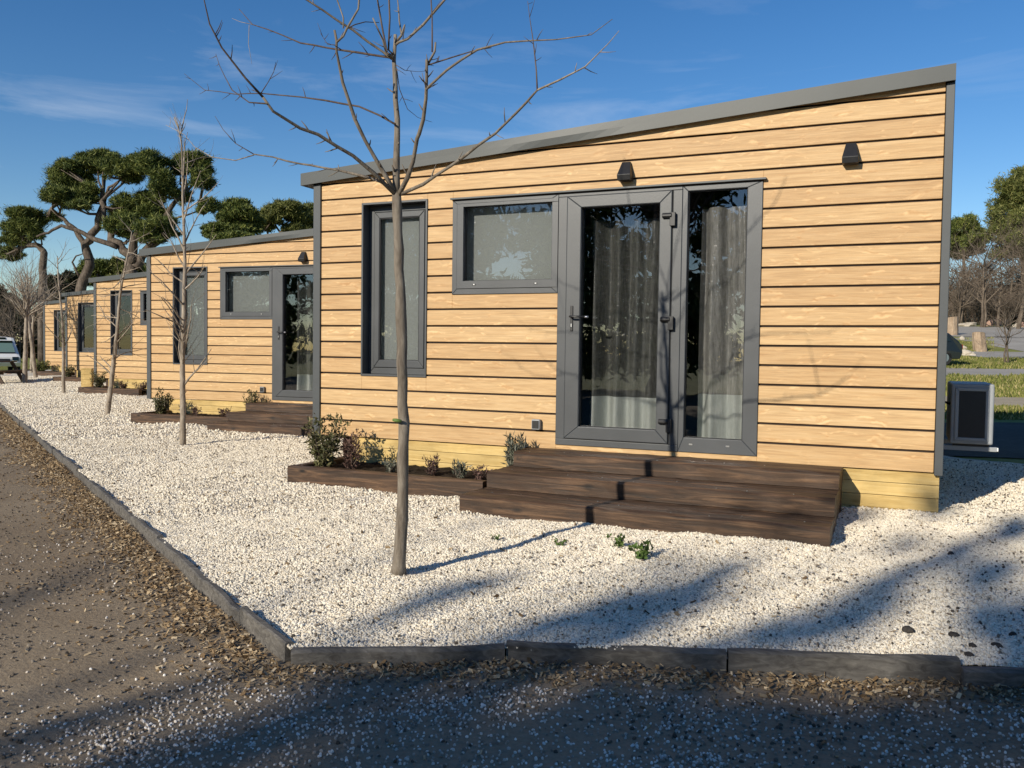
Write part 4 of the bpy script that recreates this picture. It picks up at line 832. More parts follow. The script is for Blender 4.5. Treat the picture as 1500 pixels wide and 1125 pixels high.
LIMBS = [
 ('bark', [(577, 279), (565, 258), (548, 229), (535, 206), (520, 175), (502, 121), (493, 75), (493, 59), (490, 44)], 0.00, -0.28, 0.018, 0.009, 8),
 ('bark', [(585, 284), (597, 260), (605, 237), (611, 203), (614, 196), (620, 175), (624, 144), (625, 113), (625, 87)], 0.0, -0.35, 0.019, 0.010, 8),
 ('bark', [(577, 283), (548, 254), (517, 228), (466, 197), (440, 188), (400, 163), (385, 142)], 0.0, -0.5, 0.016, 0.009, 9),
 ('twig', [(385, 142), (360, 115), (325, 70), (307, 35), (299, 0), (295, -25)], -0.5, -0.25, 0.009, 0.003, 5),
 ('twig', [(392, 152), (365, 150), (340, 132), (322, 97), (316, 79)], -0.48, 0.2, 0.006, 0.002, 5),
 ('twig', [(382, 137), (393, 120), (401, 105), (404, 91)], -0.5, 0.1, 0.004, 0.0015, 2),
 ('bark', [(574, 276), (557, 266), (540, 260), (494, 249), (455, 242), (440, 240), (400, 230), (372, 226)], 0.0, 0.35, 0.012, 0.006, 9),
 ('twig', [(372, 226), (345, 210), (327, 190), (315, 170)], 0.35, 0.1, 0.005, 0.002, 3),
 ('palebark', [(372, 227), (345, 235), (310, 230), (285, 215), (270, 197), (243, 183)], 0.35, 0.2, 0.005, 0.0018, 4),
 ('bark', [(588, 284), (620, 270), (662, 242), (700, 213), (725, 196), (772, 149), (787, 132)], 0.0, -0.82, 0.014, 0.008, 10),
 ('palebark', [(787, 132), (820, 117), (857, 98), (891, 64), (907, 45)], -0.82, -0.05, 0.007, 0.002, 4),
 ('twig', [(787, 132), (783, 77), (776, 26), (773, 2)], -0.82, 0.10, 0.006, 0.002, 5),
 ('twig', [(579, 182), (556, 169), (526, 156), (476, 147), (440, 142), (385, 137), (345, 138), (300, 132), (270, 108)], 0.0, 0.5, 0.009, 0.002, 8),
 ('bark', [(493, 62), (503, 53), (508, 42), (525, 13), (526, 0), (527, -25), (533, -80), (528, -140)], -0.27, -0.2, 0.009, 0.004, 3),
 ('bark', [(503, 41), (503, 26), (494, 0), (490, -20), (470, -90)], -0.28, 0.1, 0.006, 0.003, 2),
 ('twig', [(508, 42), (520, 36), (535, 32), (555, 33)], -0.28, 0.25, 0.005, 0.003, 1),
 ('bark', [(577, 84), (566, 79), (561, 59), (546, 26)], 0.02, -0.1, 0.009, 0.006, 2),
 ('twig', [(575, 82), (567, 77), (560, 41), (553, 0), (549, -25), (535, -110), (540, -190)], 0.02, 0.3, 0.008, 0.004, 3),
 ('twig', [(576, 80), (569, 73), (571, 26), (569, -20), (575, -100), (590, -200)], 0.02, -0.2, 0.008, 0.004, 3),
 ('bark', [(579, 63), (588, 52), (593, 36)], 0.05, -0.05, 0.011, 0.008, 0),
 ('bark', [(588, 50), (584, 13), (580, -20)], 0.02, 0.15, 0.007, 0.004, 2),
 ('bark', [(579, 66), (584, 62), (597, 57), (620, 36), (651, 0), (690, -45), (745, -110), (790, -185), (800, -260)], 0.04, -0.45, 0.011, 0.004, 8),
 ('bark', [(576, 86), (569, 83), (561, 76), (517, 44), (473, 15), (450, 0), (405, -30), (350, -80)], 0.03, -0.3, 0.010, 0.005, 4),
 ('twig', [(577, 88), (570, 84), (525, 77), (479, 70), (440, 63), (415, 52), (370, 36), (350, 13)], 0.03, 0.35, 0.010, 0.003, 9),
 ('palebark', [(370, 36), (352, 32), (340, 27)], 0.37, 0.05, 0.003, 0.0015, 0),
 ('palebark', [(365, 37), (364, 65), (369, 94)], 0.37, -0.05, 0.003, 0.0012, 0),
 ('bark', [(625, 95), (629, 90), (637, 75), (638, 62)], -0.33, 0.0, 0.010, 0.007, 3),
 ('twig', [(633, 76), (633, 26), (631, -20), (640, -90)], -0.33, 0.1, 0.006, 0.003, 2),
 ('bark', [(624, 132), (627, 128), (654, 103), (699, 73), (740, 62), (814, 58), (866, 51), (897, 28)], -0.3, -0.35, 0.010, 0.0025, 6),
 ('twig', [(627, 95), (631, 94), (659, 85), (698, 73), (720, 70)], -0.33, -0.05, 0.006, 0.003, 5),
 ('twig', [(581, 100), (585, 130), (597, 160), (612, 172), (630, 178)], 0.05, 0.2, 0.004, 0.0015, 4),
 ('twig', [(580, 95), (593, 103), (612, 105), (625, 104)], 0.05, 0.1, 0.003, 0.0015, 3),
 ('twig', [(491, 66), (480, 65), (469, 48)], -0.27, 0.1, 0.003, 0.0015, 3),
]
for m_, pix, d0, dd, r0, r1, sp in LIMBS:
    mb = MB(); branch_on(mb, pix, D1+d0, dd, r0*0.72, r1*0.66, rr, 6, sp); child_build(mb, 'limb', m_, tr)
tag(tr, 'slim bare tree in the foreground, its spreading limbs crossing the nearest cabin roof', 'bare tree', 'young bare trees in the gravel bed')
def grow(mb, p, d, L_, r, depth, rr, spread=0.6, up=0.15, n=4, kids=(2, 3), seg=4):
    """one woody shoot with side shoots"""
    pts = [Vector(p)]; d = Vector(d).normalized(); rad = [r]
    for j in range(seg):
        d = (d+Vector((rr.gauss(0, 1), rr.gauss(0, 1), rr.gauss(0, 1)))*0.13+Vector((0, 0, up))*0.25).normalized(); pts.append(pts[-1]+d*L_/seg); rad.append(r*(1-0.72*(j+1)/seg))
    mb.tube(pts, rad, n if depth > 0 else 3, False)
    if depth > 0:
        for _ in range(rr.randint(*kids)+1):
            i = rr.randint(1, seg-1) if rr.random() < 0.75 else seg; t = rr.random(); b = pts[i-1].lerp(pts[i], t)
            o = d.cross(Vector((rr.gauss(0, 1), rr.gauss(0, 1), rr.gauss(0, 1)))).normalized(); dd = (d*(1-spread)+o*spread*rr.uniform(.7, 1.2)+Vector((0, 0, up))).normalized()
            grow(mb, b, dd, L_*rr.uniform(0.45, 0.75), max(r*0.5*(1-0.4*i/seg), 0.0012), depth-1, rr, spread, up, n, kids, seg)
def row_tree(trunk, D, r0, r1, m_, seed, shoots, label, lowd=0.08, L0=0.5, depth=1, up=0.25, down=False):
    base = at(*trunk[0], D); z = gz1(base[0], base[1]); root = empty('young_tree', (base[0], base[1], z)); rr = random.Random(seed)
    mb = MB(); Q = branch_on(mb, trunk, D, 0.0, r0, r1, rr, 8, 10); child_build(mb, 'trunk', m_, root)
    mb = MB(); k = len(Q)
    for i in range(shoots):
        t = lowd+(1-lowd)*(i+rr.random())/shoots; p = Q[min(int(t*k), k-1)]; a = rr.uniform(0, 6.28)
        el = rr.uniform(0.35, 1.1) if not down else rr.uniform(-0.5, 0.9)
        grow(mb, p, (math.cos(a)*math.cos(el), math.sin(a)*math.cos(el), math.sin(el)), L0*(1.15-0.55*t)*rr.uniform(0.5, 1.2), 0.011*(1.1-0.5*t)*L0/0.6, depth, rr, 0.5, up)
    child_build(mb, 'crown', m_, root); tag(root, label, 'bare tree', 'young bare trees in the gravel bed'); return root
row_tree([(268, 653), (268, 600), (267, 545), (269, 470), (271, 380), (268, 300), (267, 240), (266, 212), (262, 190), (255, 172)], 11.4, 0.040, 0.006, 'palebark', 3, 26, 'tall thin bare tree with short twigs in front of the second cabin', 0.18, 0.85, 1)
row_tree([(157, 611), (161, 580), (166, 535), (172, 480), (176, 430), (182, 398), (188, 370), (193, 340)], 16.1, 0.048, 0.009, 'palebark', 4, 20, 'bare tree leaning right in front of the third cabin', 0.2, 0.9, 1, 0.1, True)
row_tree([(93, 582), (93, 545), (93, 515), (92, 480), (89, 445), (86, 415), (85, 400), (84, 375)], 22.4, 0.048, 0.010, 'palebark', 5, 16, 'thin bare tree in front of the fourth cabin', 0.35, 0.9, 1, 0.2)
row_tree([(36, 564), (37, 530), (38, 490), (39, 455), (40, 435)], 28.2, 0.08, 0.05, 'palebark', 6, 22, 'pale bare tree with a dense twiggy crown left of the farthest cabin', 0.72, 2.0, 2, 0.2)
row_tree([(53, 556), (50, 535), (47, 505), (43, 480), (42, 455), (41, 430)], 32.5, 0.08, 0.05, 'palebark', 7, 20, 'pale bare tree leaning left behind the twiggy one by the farthest cabin', 0.72, 1.9, 2, 0.2)
row_tree([(46, 549), (47, 520), (48, 480), (50, 450)], 36, 0.07, 0.04, 'palebark', 8, 12, 'slender bare tree between the leaning one and the farthest cabin', 0.72, 1.7, 2, 0.2)

# ------------------------------------------------------------------ air conditioner on the side wall
ac = empty('air_conditioner'); mb = MB(); mb.box(-0.165, 0.165, 0.012, 0.78, 0, 0.52); mb.build('casing', 'acgrey', ac, 0.016, seg=3)
mb = MB(); mb.mitre(-0.132, 0.128, 0.028, 0.486, 0.028, 0.028, 0.028, 0.028, 0.0, 0.0118); mb.build('end_frame', 'acgrey', ac, 0.004)
mb = MB(); mb.box(-0.102, 0.098, 0.006, 0.0116, 0.058, 0.456); mb.build('end_panel', 'black', ac)
mb = MB(); mb.tube([(-0.168, 0.12, 0.34), (-0.24, 0.10, 0.36), (-0.26, 0.13, 0.2), (-0.255, 0.2, 0.05)], 0.014, 6); mb.build('pipe', 'black', ac, 0, True)
for y in (0.06, 0.66):
    mb = MB(); mb.box(-0.26, 0.20, y, y+0.05, -0.060, -0.022); b = mb.build('bracket', 'acgrey', ac, 0.003)
    mb = MB(); mb.box(0.2005, 0.212, y+0.004, y+0.046, -0.056, -0.026); mb.build('end_cap', 'white', b, 0.002)
    mb = MB(); mb.box(-0.262, -0.232, y+0.01, y+0.04, -0.021, 0.30); mb.build('bracket', 'acgrey', ac)
mb = MB(); mb.box(-0.14, 0.14, 0.065, 0.105, -0.0215, -0.0005); mb.box(-0.14, 0.14, 0.665, 0.705, -0.0215, -0.0005); mb.build('foot', 'black', ac)
ac.location = (5.853, 1.25, 0.112); tag(ac, 'grey air conditioning unit on brackets at the right side wall of the nearest cabin', 'air conditioner')

# ------------------------------------------------------------------ evergreen trees
def sub_lobes(lobes, k, rr, sub=0.42, flat=0.75):
    """break each big lobe into clumps that sit on its upper and outer shell, with gaps between them"""
    out = []
    for (x, y, z, rx, ry, rz) in lobes:
        for _ in range(k):
            a = rr.uniform(0, 6.28); e = math.asin(rr.uniform(-0.55, 1.0)); q_ = rr.uniform(0.2, 0.95); s_ = sub*rr.uniform(0.55, 1.45)
            out.append((x+rx*q_*math.cos(a)*math.cos(e), y+ry*q_*math.sin(a)*math.cos(e), z+rz*q_*math.sin(e), rx*s_, ry*s_, rz*s_*flat))
    return out
def pix_lobes(L_, D, rr, dd=1.4):
    o = []
    for (px, py, rx, rz) in L_:
        d = D+rr.uniform(-dd, dd); p = at(px, py, d); s_ = d/F*1.0; o.append((p[0], p[1], p[2], rx*s_, (rx+rz)*0.5*s_, rz*s_))
    return o
def ground_z(x, y): return float(terrain(np.array([x]), np.array([y]))[0])
def evergreen(kind, base_px, D, trunk_paths, lobes, label, seed, n0, mname='needle', ln=0.32, wd=0.032, k=50, group='evergreens behind the cabins', bark='pinebark', sub=0.27):
    n = int(n0*2.8); trunk_paths = [(a_, b1*0.68, b2*0.68, b3) for (a_, b1, b2, b3) in trunk_paths]; rr = random.Random(seed); b = at(base_px, 540, D); z = ground_z(b[0], b[1]); root = empty(kind, (b[0], b[1], z)); L0 = Vector(root.location); tp = []
    LB = pix_lobes(lobes, D, rr)
    for i, (pts, r0, r1, dd) in enumerate(trunk_paths):
        mb = MB(); P = [at(px, py, D+dd*j/max(1, len(pts)-1)) for j, (px, py) in enumerate(pts)]
        if i == 0: P = [np.array([b[0]*0.5+P[0][0]*0.5, b[1]*0.5+P[0][1]*0.5, z-0.2])]+P
        Q = [Vector(P[0])]; RR = [r0*(1.15 if i == 0 else 1)]
        for j in range(len(P)-1):
            for q_ in (0.33, 0.66, 1.0):
                Q.append(Vector(P[j]).lerp(Vector(P[j+1]), q_)+Vector((rr.uniform(-1, 1), rr.uniform(-1, 1), rr.uniform(-1, 1)))*r0*0.25); RR.append(r0+(r1-r0)*(j+q_)/(len(P)-1))
        mb.tube(Q, RR, 8); tp.append(Q)
        mb.v = [tuple(Vector(v)-L0) for v in mb.v]; mb.build('trunk' if i == 0 else 'limb', bark, root, 0, True)
    allp = [p for Q in tp for p in Q[2:]]
    if allp:
        mb = MB()
        for (x, y, z_, rx, ry, rz) in LB:
            c = Vector((x, y, z_)); nr = min(allp, key=lambda p: (p-c).length)
            for _ in range(3):
                e = c+Vector((rr.uniform(-.6, .6)*rx, rr.uniform(-.6, .6)*ry, rr.uniform(-.5, .3)*rz)); m_ = nr.lerp(e, 0.5)+Vector((rr.uniform(-.2, .2), rr.uniform(-.2, .2), -0.15)); mb.tube([nr-L0, m_-L0, e-L0], [0.075, 0.05, 0.02], 5, False)
        mb.build('branches', bark, root, 0, True)
    cs = [(x-L0.x, y-L0.y, z_-L0.z, a, b_, c) for (x, y, z_, a, b_, c) in sub_lobes(LB, k, rr, sub)]
    leaf_cloud('crown', mname, root, cs, n, ln, wd, 0.35, seed, 0.35)
    tag(root, label, 'tree', group); return root
evergreen('pine_tree', 62, 46, [([(62, 404), (64, 372), (58, 359), (45, 358), (29, 364)], 0.33, 0.15, 0)], [(36, 330, 29, 26), (22, 352, 22, 16), (10, 372, 26, 14), (29, 312, 19, 11), (52, 346, 14, 10), (46, 318, 14, 12)], 'pine with a bent trunk and low crown at the far left', 61, 15000)
evergreen('pine_tree', 116, 45, [([(118, 425), (131, 388), (126, 359), (141, 334), (150, 305), (152, 282)], 0.42, 0.20, 0), ([(126, 359), (109, 337), (93, 321), (75, 305)], 0.22, 0.10, 0.5), ([(152, 300), (160, 275), (178, 262)], 0.14, 0.07, -0.5), ([(116, 405), (106, 384), (112, 375), (121, 372)], 0.08, 0.04, -0.6)],
    [(104, 266, 36, 30), (86, 288, 22, 20), (144, 241, 38, 22), (174, 248, 29, 20), (126, 288, 22, 19), (77, 319, 15, 11), (194, 262, 15, 15), (100, 244, 20, 13), (116, 302, 22, 10)], 'tall umbrella pine, left of two, with a leaning forked trunk', 62, 30000)
evergreen('pine_tree', 192, 44, [([(192, 410), (193, 386), (190, 372), (163, 350), (154, 321), (150, 295)], 0.52, 0.16, 0.4), ([(195, 385), (197, 353), (208, 330)], 0.38, 0.15, -0.4), ([(198, 392), (213, 370), (237, 346), (239, 324), (256, 295), (275, 279)], 0.34, 0.12, 0.6), ([(172, 362), (138, 350), (112, 337), (90, 330), (70, 341), (54, 346)], 0.20, 0.07, -0.5), ([(239, 330), (262, 318), (290, 310)], 0.12, 0.05, 0.2)],
    [(219, 244, 30, 22), (238, 273, 20, 30), (206, 308, 42, 30), (180, 330, 25, 19), (230, 334, 30, 21), (282, 244, 29, 20), (296, 266, 18, 20), (252, 344, 14, 8), (306, 305, 19, 14), (200, 234, 14, 10), (262, 246, 13, 16), (188, 345, 18, 10), (222, 350, 24, 10), (270, 290, 14, 14)], 'biggest umbrella pine with several thick limbs, right of the leaning pine', 63, 38000)
evergreen('pine_tree', 345, 62, [([(352, 400), (352, 360), (348, 325)], 0.35, 0.2, 0), ([(368, 372), (361, 352), (352, 338)], 0.14, 0.06, -0.6)], [(349, 312, 29, 20), (338, 340, 36, 15), (312, 340, 18, 14), (366, 330, 18, 20), (340, 352, 40, 12), (372, 352, 18, 10)], 'dense dark pine over the second cabin roof', 64, 26000, 'needle', 0.38, 0.055)
evergreen('pine_tree', 414, 66, [([(412, 400), (413, 350), (414, 330)], 0.3, 0.16, 0), ([(413, 345), (404, 330), (399, 318)], 0.13, 0.06, 0.3), ([(395, 352), (390, 335), (398, 325)], 0.12, 0.05, -0.8)], [(416, 312, 32, 20), (396, 318, 20, 16), (438, 326, 20, 18), (386, 330, 14, 16), (430, 338, 22, 12)], 'lighter pine with see-through limbs beside the corner of the nearest cabin', 65, 22000, 'needle2', 0.38, 0.055)
evergreen('pine_tree', 462, 70, [([(470, 400), (470, 340)], 0.3, 0.2, 0)], [(456, 316, 20, 20), (478, 322, 26, 26), (455, 340, 20, 12)], 'olive pine half hidden by the corner of the nearest cabin', 66, 16000, 'needle2', 0.38, 0.055)
evergreen('evergreen_tree', 145, 72, [([(145, 430), (145, 395)], 0.3, 0.2, 0)], [(146, 392, 26, 15), (128, 398, 16, 14), (150, 412, 28, 14)], 'low dark evergreen between the two umbrella pine trunks', 67, 12000, 'needle', 0.42, 0.07)
evergreen('evergreen_tree', 174, 70, [([(174, 430), (174, 395)], 0.3, 0.2, 0)], [(174, 392, 20, 15), (190, 396, 16, 16), (176, 412, 24, 14)], 'low sunlit evergreen behind the biggest umbrella pine trunk', 68, 12000, 'needle2', 0.42, 0.07)
evergreen('evergreen_tree', 210, 76, [([(210, 430), (210, 395)], 0.3, 0.2, 0)], [(212, 398, 18, 14), (228, 404, 16, 14), (205, 414, 22, 14)], 'dark evergreen just left of the second cabin roof corner', 69, 9000, 'needle', 0.42, 0.07)
# right of the nearest cabin
evergreen('evergreen_tree', 1500, 84, [([(1500, 470), (1497, 330)], 0.4, 0.2, 0)], [(1484, 292, 30, 34), (1512, 270, 40, 36), (1462, 330, 24, 26), (1500, 335, 40, 40), (1470, 312, 20, 20), (1545, 300, 50, 60), (1490, 370, 40, 24)], 'large olive evergreen rising at the right edge of the photo', 70, 34000, 'needle2', 0.50, 0.07, 44, 'evergreens in the park at the right')
evergreen('evergreen_tree', 1412, 92, [([(1412, 470), (1412, 350)], 0.35, 0.2, 0)], [(1414, 336, 24, 24), (1398, 350, 18, 26), (1428, 352, 20, 18), (1412, 368, 30, 16), (1380, 352, 20, 24)], 'rounded dark evergreen next to the right corner post of the nearest cabin', 71, 18000, 'needle', 0.55, 0.08, 40, 'evergreens in the park at the right')
# dark bushes at the left end
for i, (lobes, D, b, lab, m_) in enumerate([
    ([(20, 470, 26, 26), (4, 490, 24, 30), (-20, 480, 30, 40)], 56, 10, 'tall dark bush at the left edge behind the white van', 'thicket'),
    ([(48, 480, 18, 34), (58, 505, 14, 30), (40, 515, 18, 26)], 58, 48, 'dark bush just left of the farthest cabin', 'thicket'),
    ([(70, 430, 18, 24), (86, 415, 16, 18), (98, 420, 14, 20)], 64, 80, 'dark bush above the roofs of the farthest cabins', 'thicket'),
    ([(112, 412, 12, 14), (90, 438, 16, 14)], 60, 104, 'small dark bush below the leaning umbrella pine', 'thicket'),
    ([(18, 448, 20, 20), (-14, 446, 26, 24)], 70, 4, 'far dark bush at the left edge, highest of the thicket', 'thicket')]):
    evergreen('bush', b, D, [], lobes, lab, 80+i, 9000, m_, 0.36, 0.12, 12, 'dark thicket at the left end')
# bare trees and shrubs
def bare_tree(kind, px, py, D, h, seed, label, group, m_='brownbark', depth=4, r0=0.10, spread=0.62, nst=1, up=0.14, kids=(2, 3)):
    rr = random.Random(seed); b = at(px, py, D); z = ground_z(b[0], b[1]); root = empty(kind, (b[0], b[1], z)); mb = MB(); mc = MB()
    for s_ in range(nst):
        a = rr.uniform(0, 6.28); t = rr.uniform(0, 0.25) if nst > 1 else rr.uniform(0, 0.1); hh = h*rr.uniform(0.8, 1.05); P = [Vector((0.12*s_, 0, -0.2))]; rad = [r0]
        for j in range(1, 6): P.append(Vector((0.12*s_+math.cos(a)*t*hh*j/5*0.6+rr.gauss(0, .05), math.sin(a)*t*hh*j/5*0.6+rr.gauss(0, .05), hh*0.55*j/5))); rad.append(r0*(1-0.12*j))
        mb.tube(P, rad, 7)
        for _ in range(7):
            i = rr.randint(2, 5); aa = rr.uniform(0, 6.28); el = rr.uniform(0.3, 1.2); grow(mc, P[i], (math.cos(aa)*math.cos(el), math.sin(aa)*math.cos(el), math.sin(el)), hh*rr.uniform(0.3, 0.5), r0*0.5, depth-1, rr, spread, up, 4, kids)
    mb.build('trunk', m_, root, 0, True); mc.build('crown', m_, root); tag(root, label, 'bare tree' if 'tree' in kind else 'shrub', group); return root
for i, (px, py, D, h, lab, nst) in enumerate([
    (1437, 476, 74, 9.0, 'bare tree with three close trunks left of the pinkish boulder', 3), (1462, 474, 75, 9.5, 'pale bare tree just right of the pinkish boulder', 1), (1404, 474, 78, 8.0, 'bare tree close to the right corner post of the nearest cabin', 2),
    (1490, 476, 72, 10.0, 'spreading bare tree over the boulders near the right edge', 2), (1512, 470, 68, 10.0, 'bare tree at the right edge with limbs reaching left', 2), (1420, 468, 86, 9.0, 'thin bare tree behind the low pale stone wall', 1), (1478, 468, 88, 10.0, 'far bare tree between the pale one and the right edge', 1), (1535, 470, 74, 9.0, 'bare tree just outside the right edge of the photo', 1)]):
    bare_tree('bare_tree', px, py, D, h, 200+i, lab, 'bare trees in the park', 'brownbark', 4, 0.13, 0.62, nst, 0.14, (3, 3))
for i, (px, py, D, h) in enumerate([(1396, 470, 82, 4.0), (1412, 470, 84, 4.4), (1428, 470, 82, 4.0), (1448, 470, 84, 4.2), (1470, 468, 86, 4.2), (1492, 468, 84, 4.4), (1508, 468, 82, 4.2)]):
    bare_tree('bare_shrub', px, py, D, h, 240+i, 'brown bare shrub in the row of shrubs under the bare trees at the right', 'brown shrubs in the park', 'brownbark', 3, 0.05, 0.6, 6, 0.1, (3, 4))
bare_tree('sapling', 1473, 530, 40, 3.6, 260, 'small bare sapling with two stems on the grass in front of the road', 'saplings', 'brownbark', 3, 0.05, 0.5, 2)
for i, (px, py, D, h, lab) in enumerate([(22, 520, 48, 5.0, 'bare shrub at the left edge above the white van'), (66, 515, 52, 5.5, 'grey bare shrub left of the farthest cabin roof'), (84, 505, 56, 6.0, 'bare shrub behind the farthest cabin roof'), (-12, 520, 50, 6.0, 'bare shrub just outside the left edge')]):
    bare_tree('bare_shrub', px, py, D, h, 270+i, lab, 'bare shrubs at the left end', 'brownbark', 3, 0.06, 0.6, 4, 0.12, (3, 4))
# stumps and boulders in the park
def stump(px, py, D, wd, h, label, seed, lean=0.0):
    b = at(px, py, D); z = ground_z(b[0], b[1]); root = empty('log_stump', (b[0], b[1], z)); rr = random.Random(seed); n = 18; k = 6; vs = []
    ph = [rr.uniform(0, 6) for _ in range(3)]
    for j in range(k+1):
        t = j/k
        for i in range(n):
            a = 6.283*i/n; r = wd/2*(1+0.07*math.sin(3*a+ph[0])+0.04*math.sin(7*a+ph[1])+rr.uniform(-.02, .02))*(1.06-0.10*t); vs.append((r*math.cos(a)+lean*t, r*math.sin(a), -0.1+(h+0.1)*t+(0.05*math.cos(a-ph[2]) if j == k else 0)))
    fs = [(j*n+i, j*n+(i+1) % n, (j+1)*n+(i+1) % n, (j+1)*n+i) for j in range(k) for i in range(n)]
    mb = MB(); mb.add(vs, fs); mb.build('bark_side', 'logwood', root); mb = MB(); mb.add([(x*0.995, y*0.995, z_+0.004) for x, y, z_ in vs[-n:]], [tuple(range(n))]); mb.build('cut_face', 'logwood', root)
    tag(root, label, 'log stump', 'log stumps on the grass'); return root
stump(1436, 512, 48.5, 0.68, 1.02, 'pale upright log stump standing on the grass island at the right', 1, -0.12)
stump(1394, 491, 60, 0.80, 1.22, 'reddish log stump half hidden by the right corner post of the nearest cabin', 2)
for i, (px, py, rx, rz, D, m_, lab) in enumerate([(1416, 525, 11, 7, 45, 'stone', 'pale jagged boulder on the grass below the log stump'), (1410, 499, 6, 4, 56, 'stone', 'small pale stone on the grass left of the log stump, upper one'), (1411, 509, 6.5, 3, 50, 'stone', 'small flat pale stone on the grass left of the log stump, lower one'),
    (1416, 478, 14, 7, 77, 'stone', 'long low pale boulder beyond the road'), (1450, 475, 6.5, 10, 78, 'pinkstone', 'pinkish boulder beyond the road among the trunks'), (1464, 474, 4.5, 9, 79, 'pinkstone', 'narrow pinkish boulder behind the pale trunk'), (1475, 475, 6, 9, 78, 'darkstone', 'dark purplish boulder right of the pinkish ones'), (1496, 474, 8, 7, 77, 'pinkstone', 'reddish boulder at the right edge beyond the road'), (1488, 476, 6, 5, 76, 'stone', 'pale boulder left of the reddish one at the right edge'), (1439, 475, 3, 3, 77, 'stone', 'smallest pale rock beyond the road by the triple trunk'), (15, 540, 11, 9, 36, 'pinkstone', 'brown and pale boulder in front of the white van')]):
    b = at(px, py, D); z = ground_z(b[0], b[1]); s_ = D/F; mb = MB(); mb.blob((0, 0, 0), (rx*s_*0.95, rx*s_*0.7, rz*s_*0.9), 0.34, 3, seed=300+i); o = mb.build('boulder', m_, None, 0, False); o.location = (b[0], b[1], z+rz*s_*0.15); o.rotation_euler = (0, 0, i*1.3)
    tag(o, lab, 'boulder', 'boulders in the park')

# ------------------------------------------------------------------ vehicles and picnic table
def vehicle(name, prof, wdt, parts, label, cat, paint, loc, rz):
    """prof: side outline (x along the car, z); the roof is narrower than the waist"""
    root = empty(name, loc, rz); n = len(prof); vs = []; zt = max(p[1] for p in prof)
    for s_ in (-1, -0.82, 0.82, 1):
        for (x, z) in prof:
            k = 1-0.16*max(0, (z-0.95)/(zt-0.95)) if zt > 0.95 else 1; inset = 0.0 if abs(s_) < 0.9 else 0.05
            vs.append((x*(1-inset*0.4), s_*wdt/2*k, z-(0.03 if inset and z > 0.8 else 0)))
    fs = [(r_*n+i, (r_+1)*n+i, (r_+1)*n+(i+1) % n, r_*n+(i+1) % n) for r_ in range(3) for i in range(n)]+[tuple(range(n)), tuple(3*n+i for i in range(n-1, -1, -1))]
    mb = MB(); mb.add(vs, [f[::-1] for f in fs]); mb.build('body', paint, root, 0.03, False)
    for (x, s_) in [(parts['wx'][0], -1), (parts['wx'][0], 1), (parts['wx'][1], -1), (parts['wx'][1], 1)]:
        mb = MB(); y = s_*(wdt/2-0.10); mb.tube([(x, y-0.10, 0.33), (x, y+0.10, 0.33)], 0.33, 20); wv = mb.build('wheel', 'tyre', root, 0.02); mb = MB(); mb.tube([(x, y+s_*0.1, 0.33), (x, y+s_*0.108, 0.33)], 0.19, 14); mb.build('rim', 'chrome', wv)
    for nm, m_, quad in parts['q']:
        mb = MB(); mb.add(quad, [tuple(range(len(quad)))]); o = mb.build(nm, m_, root); md = o.modifiers.new('thickness', 'SOLIDIFY'); md.thickness = 0.012; md.offset = 0
    tag(root, label, cat); return root
# dark hatchback whose rear shows past the right corner post (its rear is at +x)
prof = [(-2.05, 0.28), (2.0, 0.28), (2.1, 0.55), (2.06, 0.92), (1.55, 1.38), (0.9, 1.52), (-0.2, 1.50), (-0.95, 1.02), (-1.9, 0.84), (-2.1, 0.6)]
def sideq(y): return [(-0.80, y, 1.03), (1.55, y, 1.03), (1.35, y*0.93, 1.33), (0.8, y*0.90, 1.44), (-0.15, y*0.90, 1.42)]
rp = at(1396.5, 530, 38); ang = math.atan2(RGT2[1], RGT2[0])
cz = ground_z(rp[0], rp[1]); cl = np.array([rp[0], rp[1]])-RGT2*2.12
vehicle('parked_car', prof, 1.75, {'wx': (-1.3, 1.3), 'q': [('rear_window', 'darkglass', [(2.045, -0.62, 1.0), (2.045, 0.62, 1.0), (1.60, 0.55, 1.375), (1.60, -0.55, 1.375)]), ('side_window', 'darkglass', sideq(-0.868)), ('side_window', 'darkglass', sideq(0.868)[::-1]), ('windscreen', 'darkglass', [(-0.30, -0.6, 1.475), (-0.30, 0.6, 1.475), (-0.93, 0.68, 1.06), (-0.93, -0.68, 1.06)]), ('tail_lamp', 'redlamp', [(2.10, -0.80, 0.72), (2.10, -0.62, 0.72), (2.09, -0.62, 0.90), (2.09, -0.80, 0.90)]), ('tail_lamp', 'redlamp', [(2.10, 0.62, 0.72), (2.10, 0.80, 0.72), (2.09, 0.80, 0.90), (2.09, 0.62, 0.90)])]},
        'dark parked car whose tail peeks out past the right corner post of the nearest cabin', 'car', 'carpaint', (cl[0], cl[1], cz), ang)
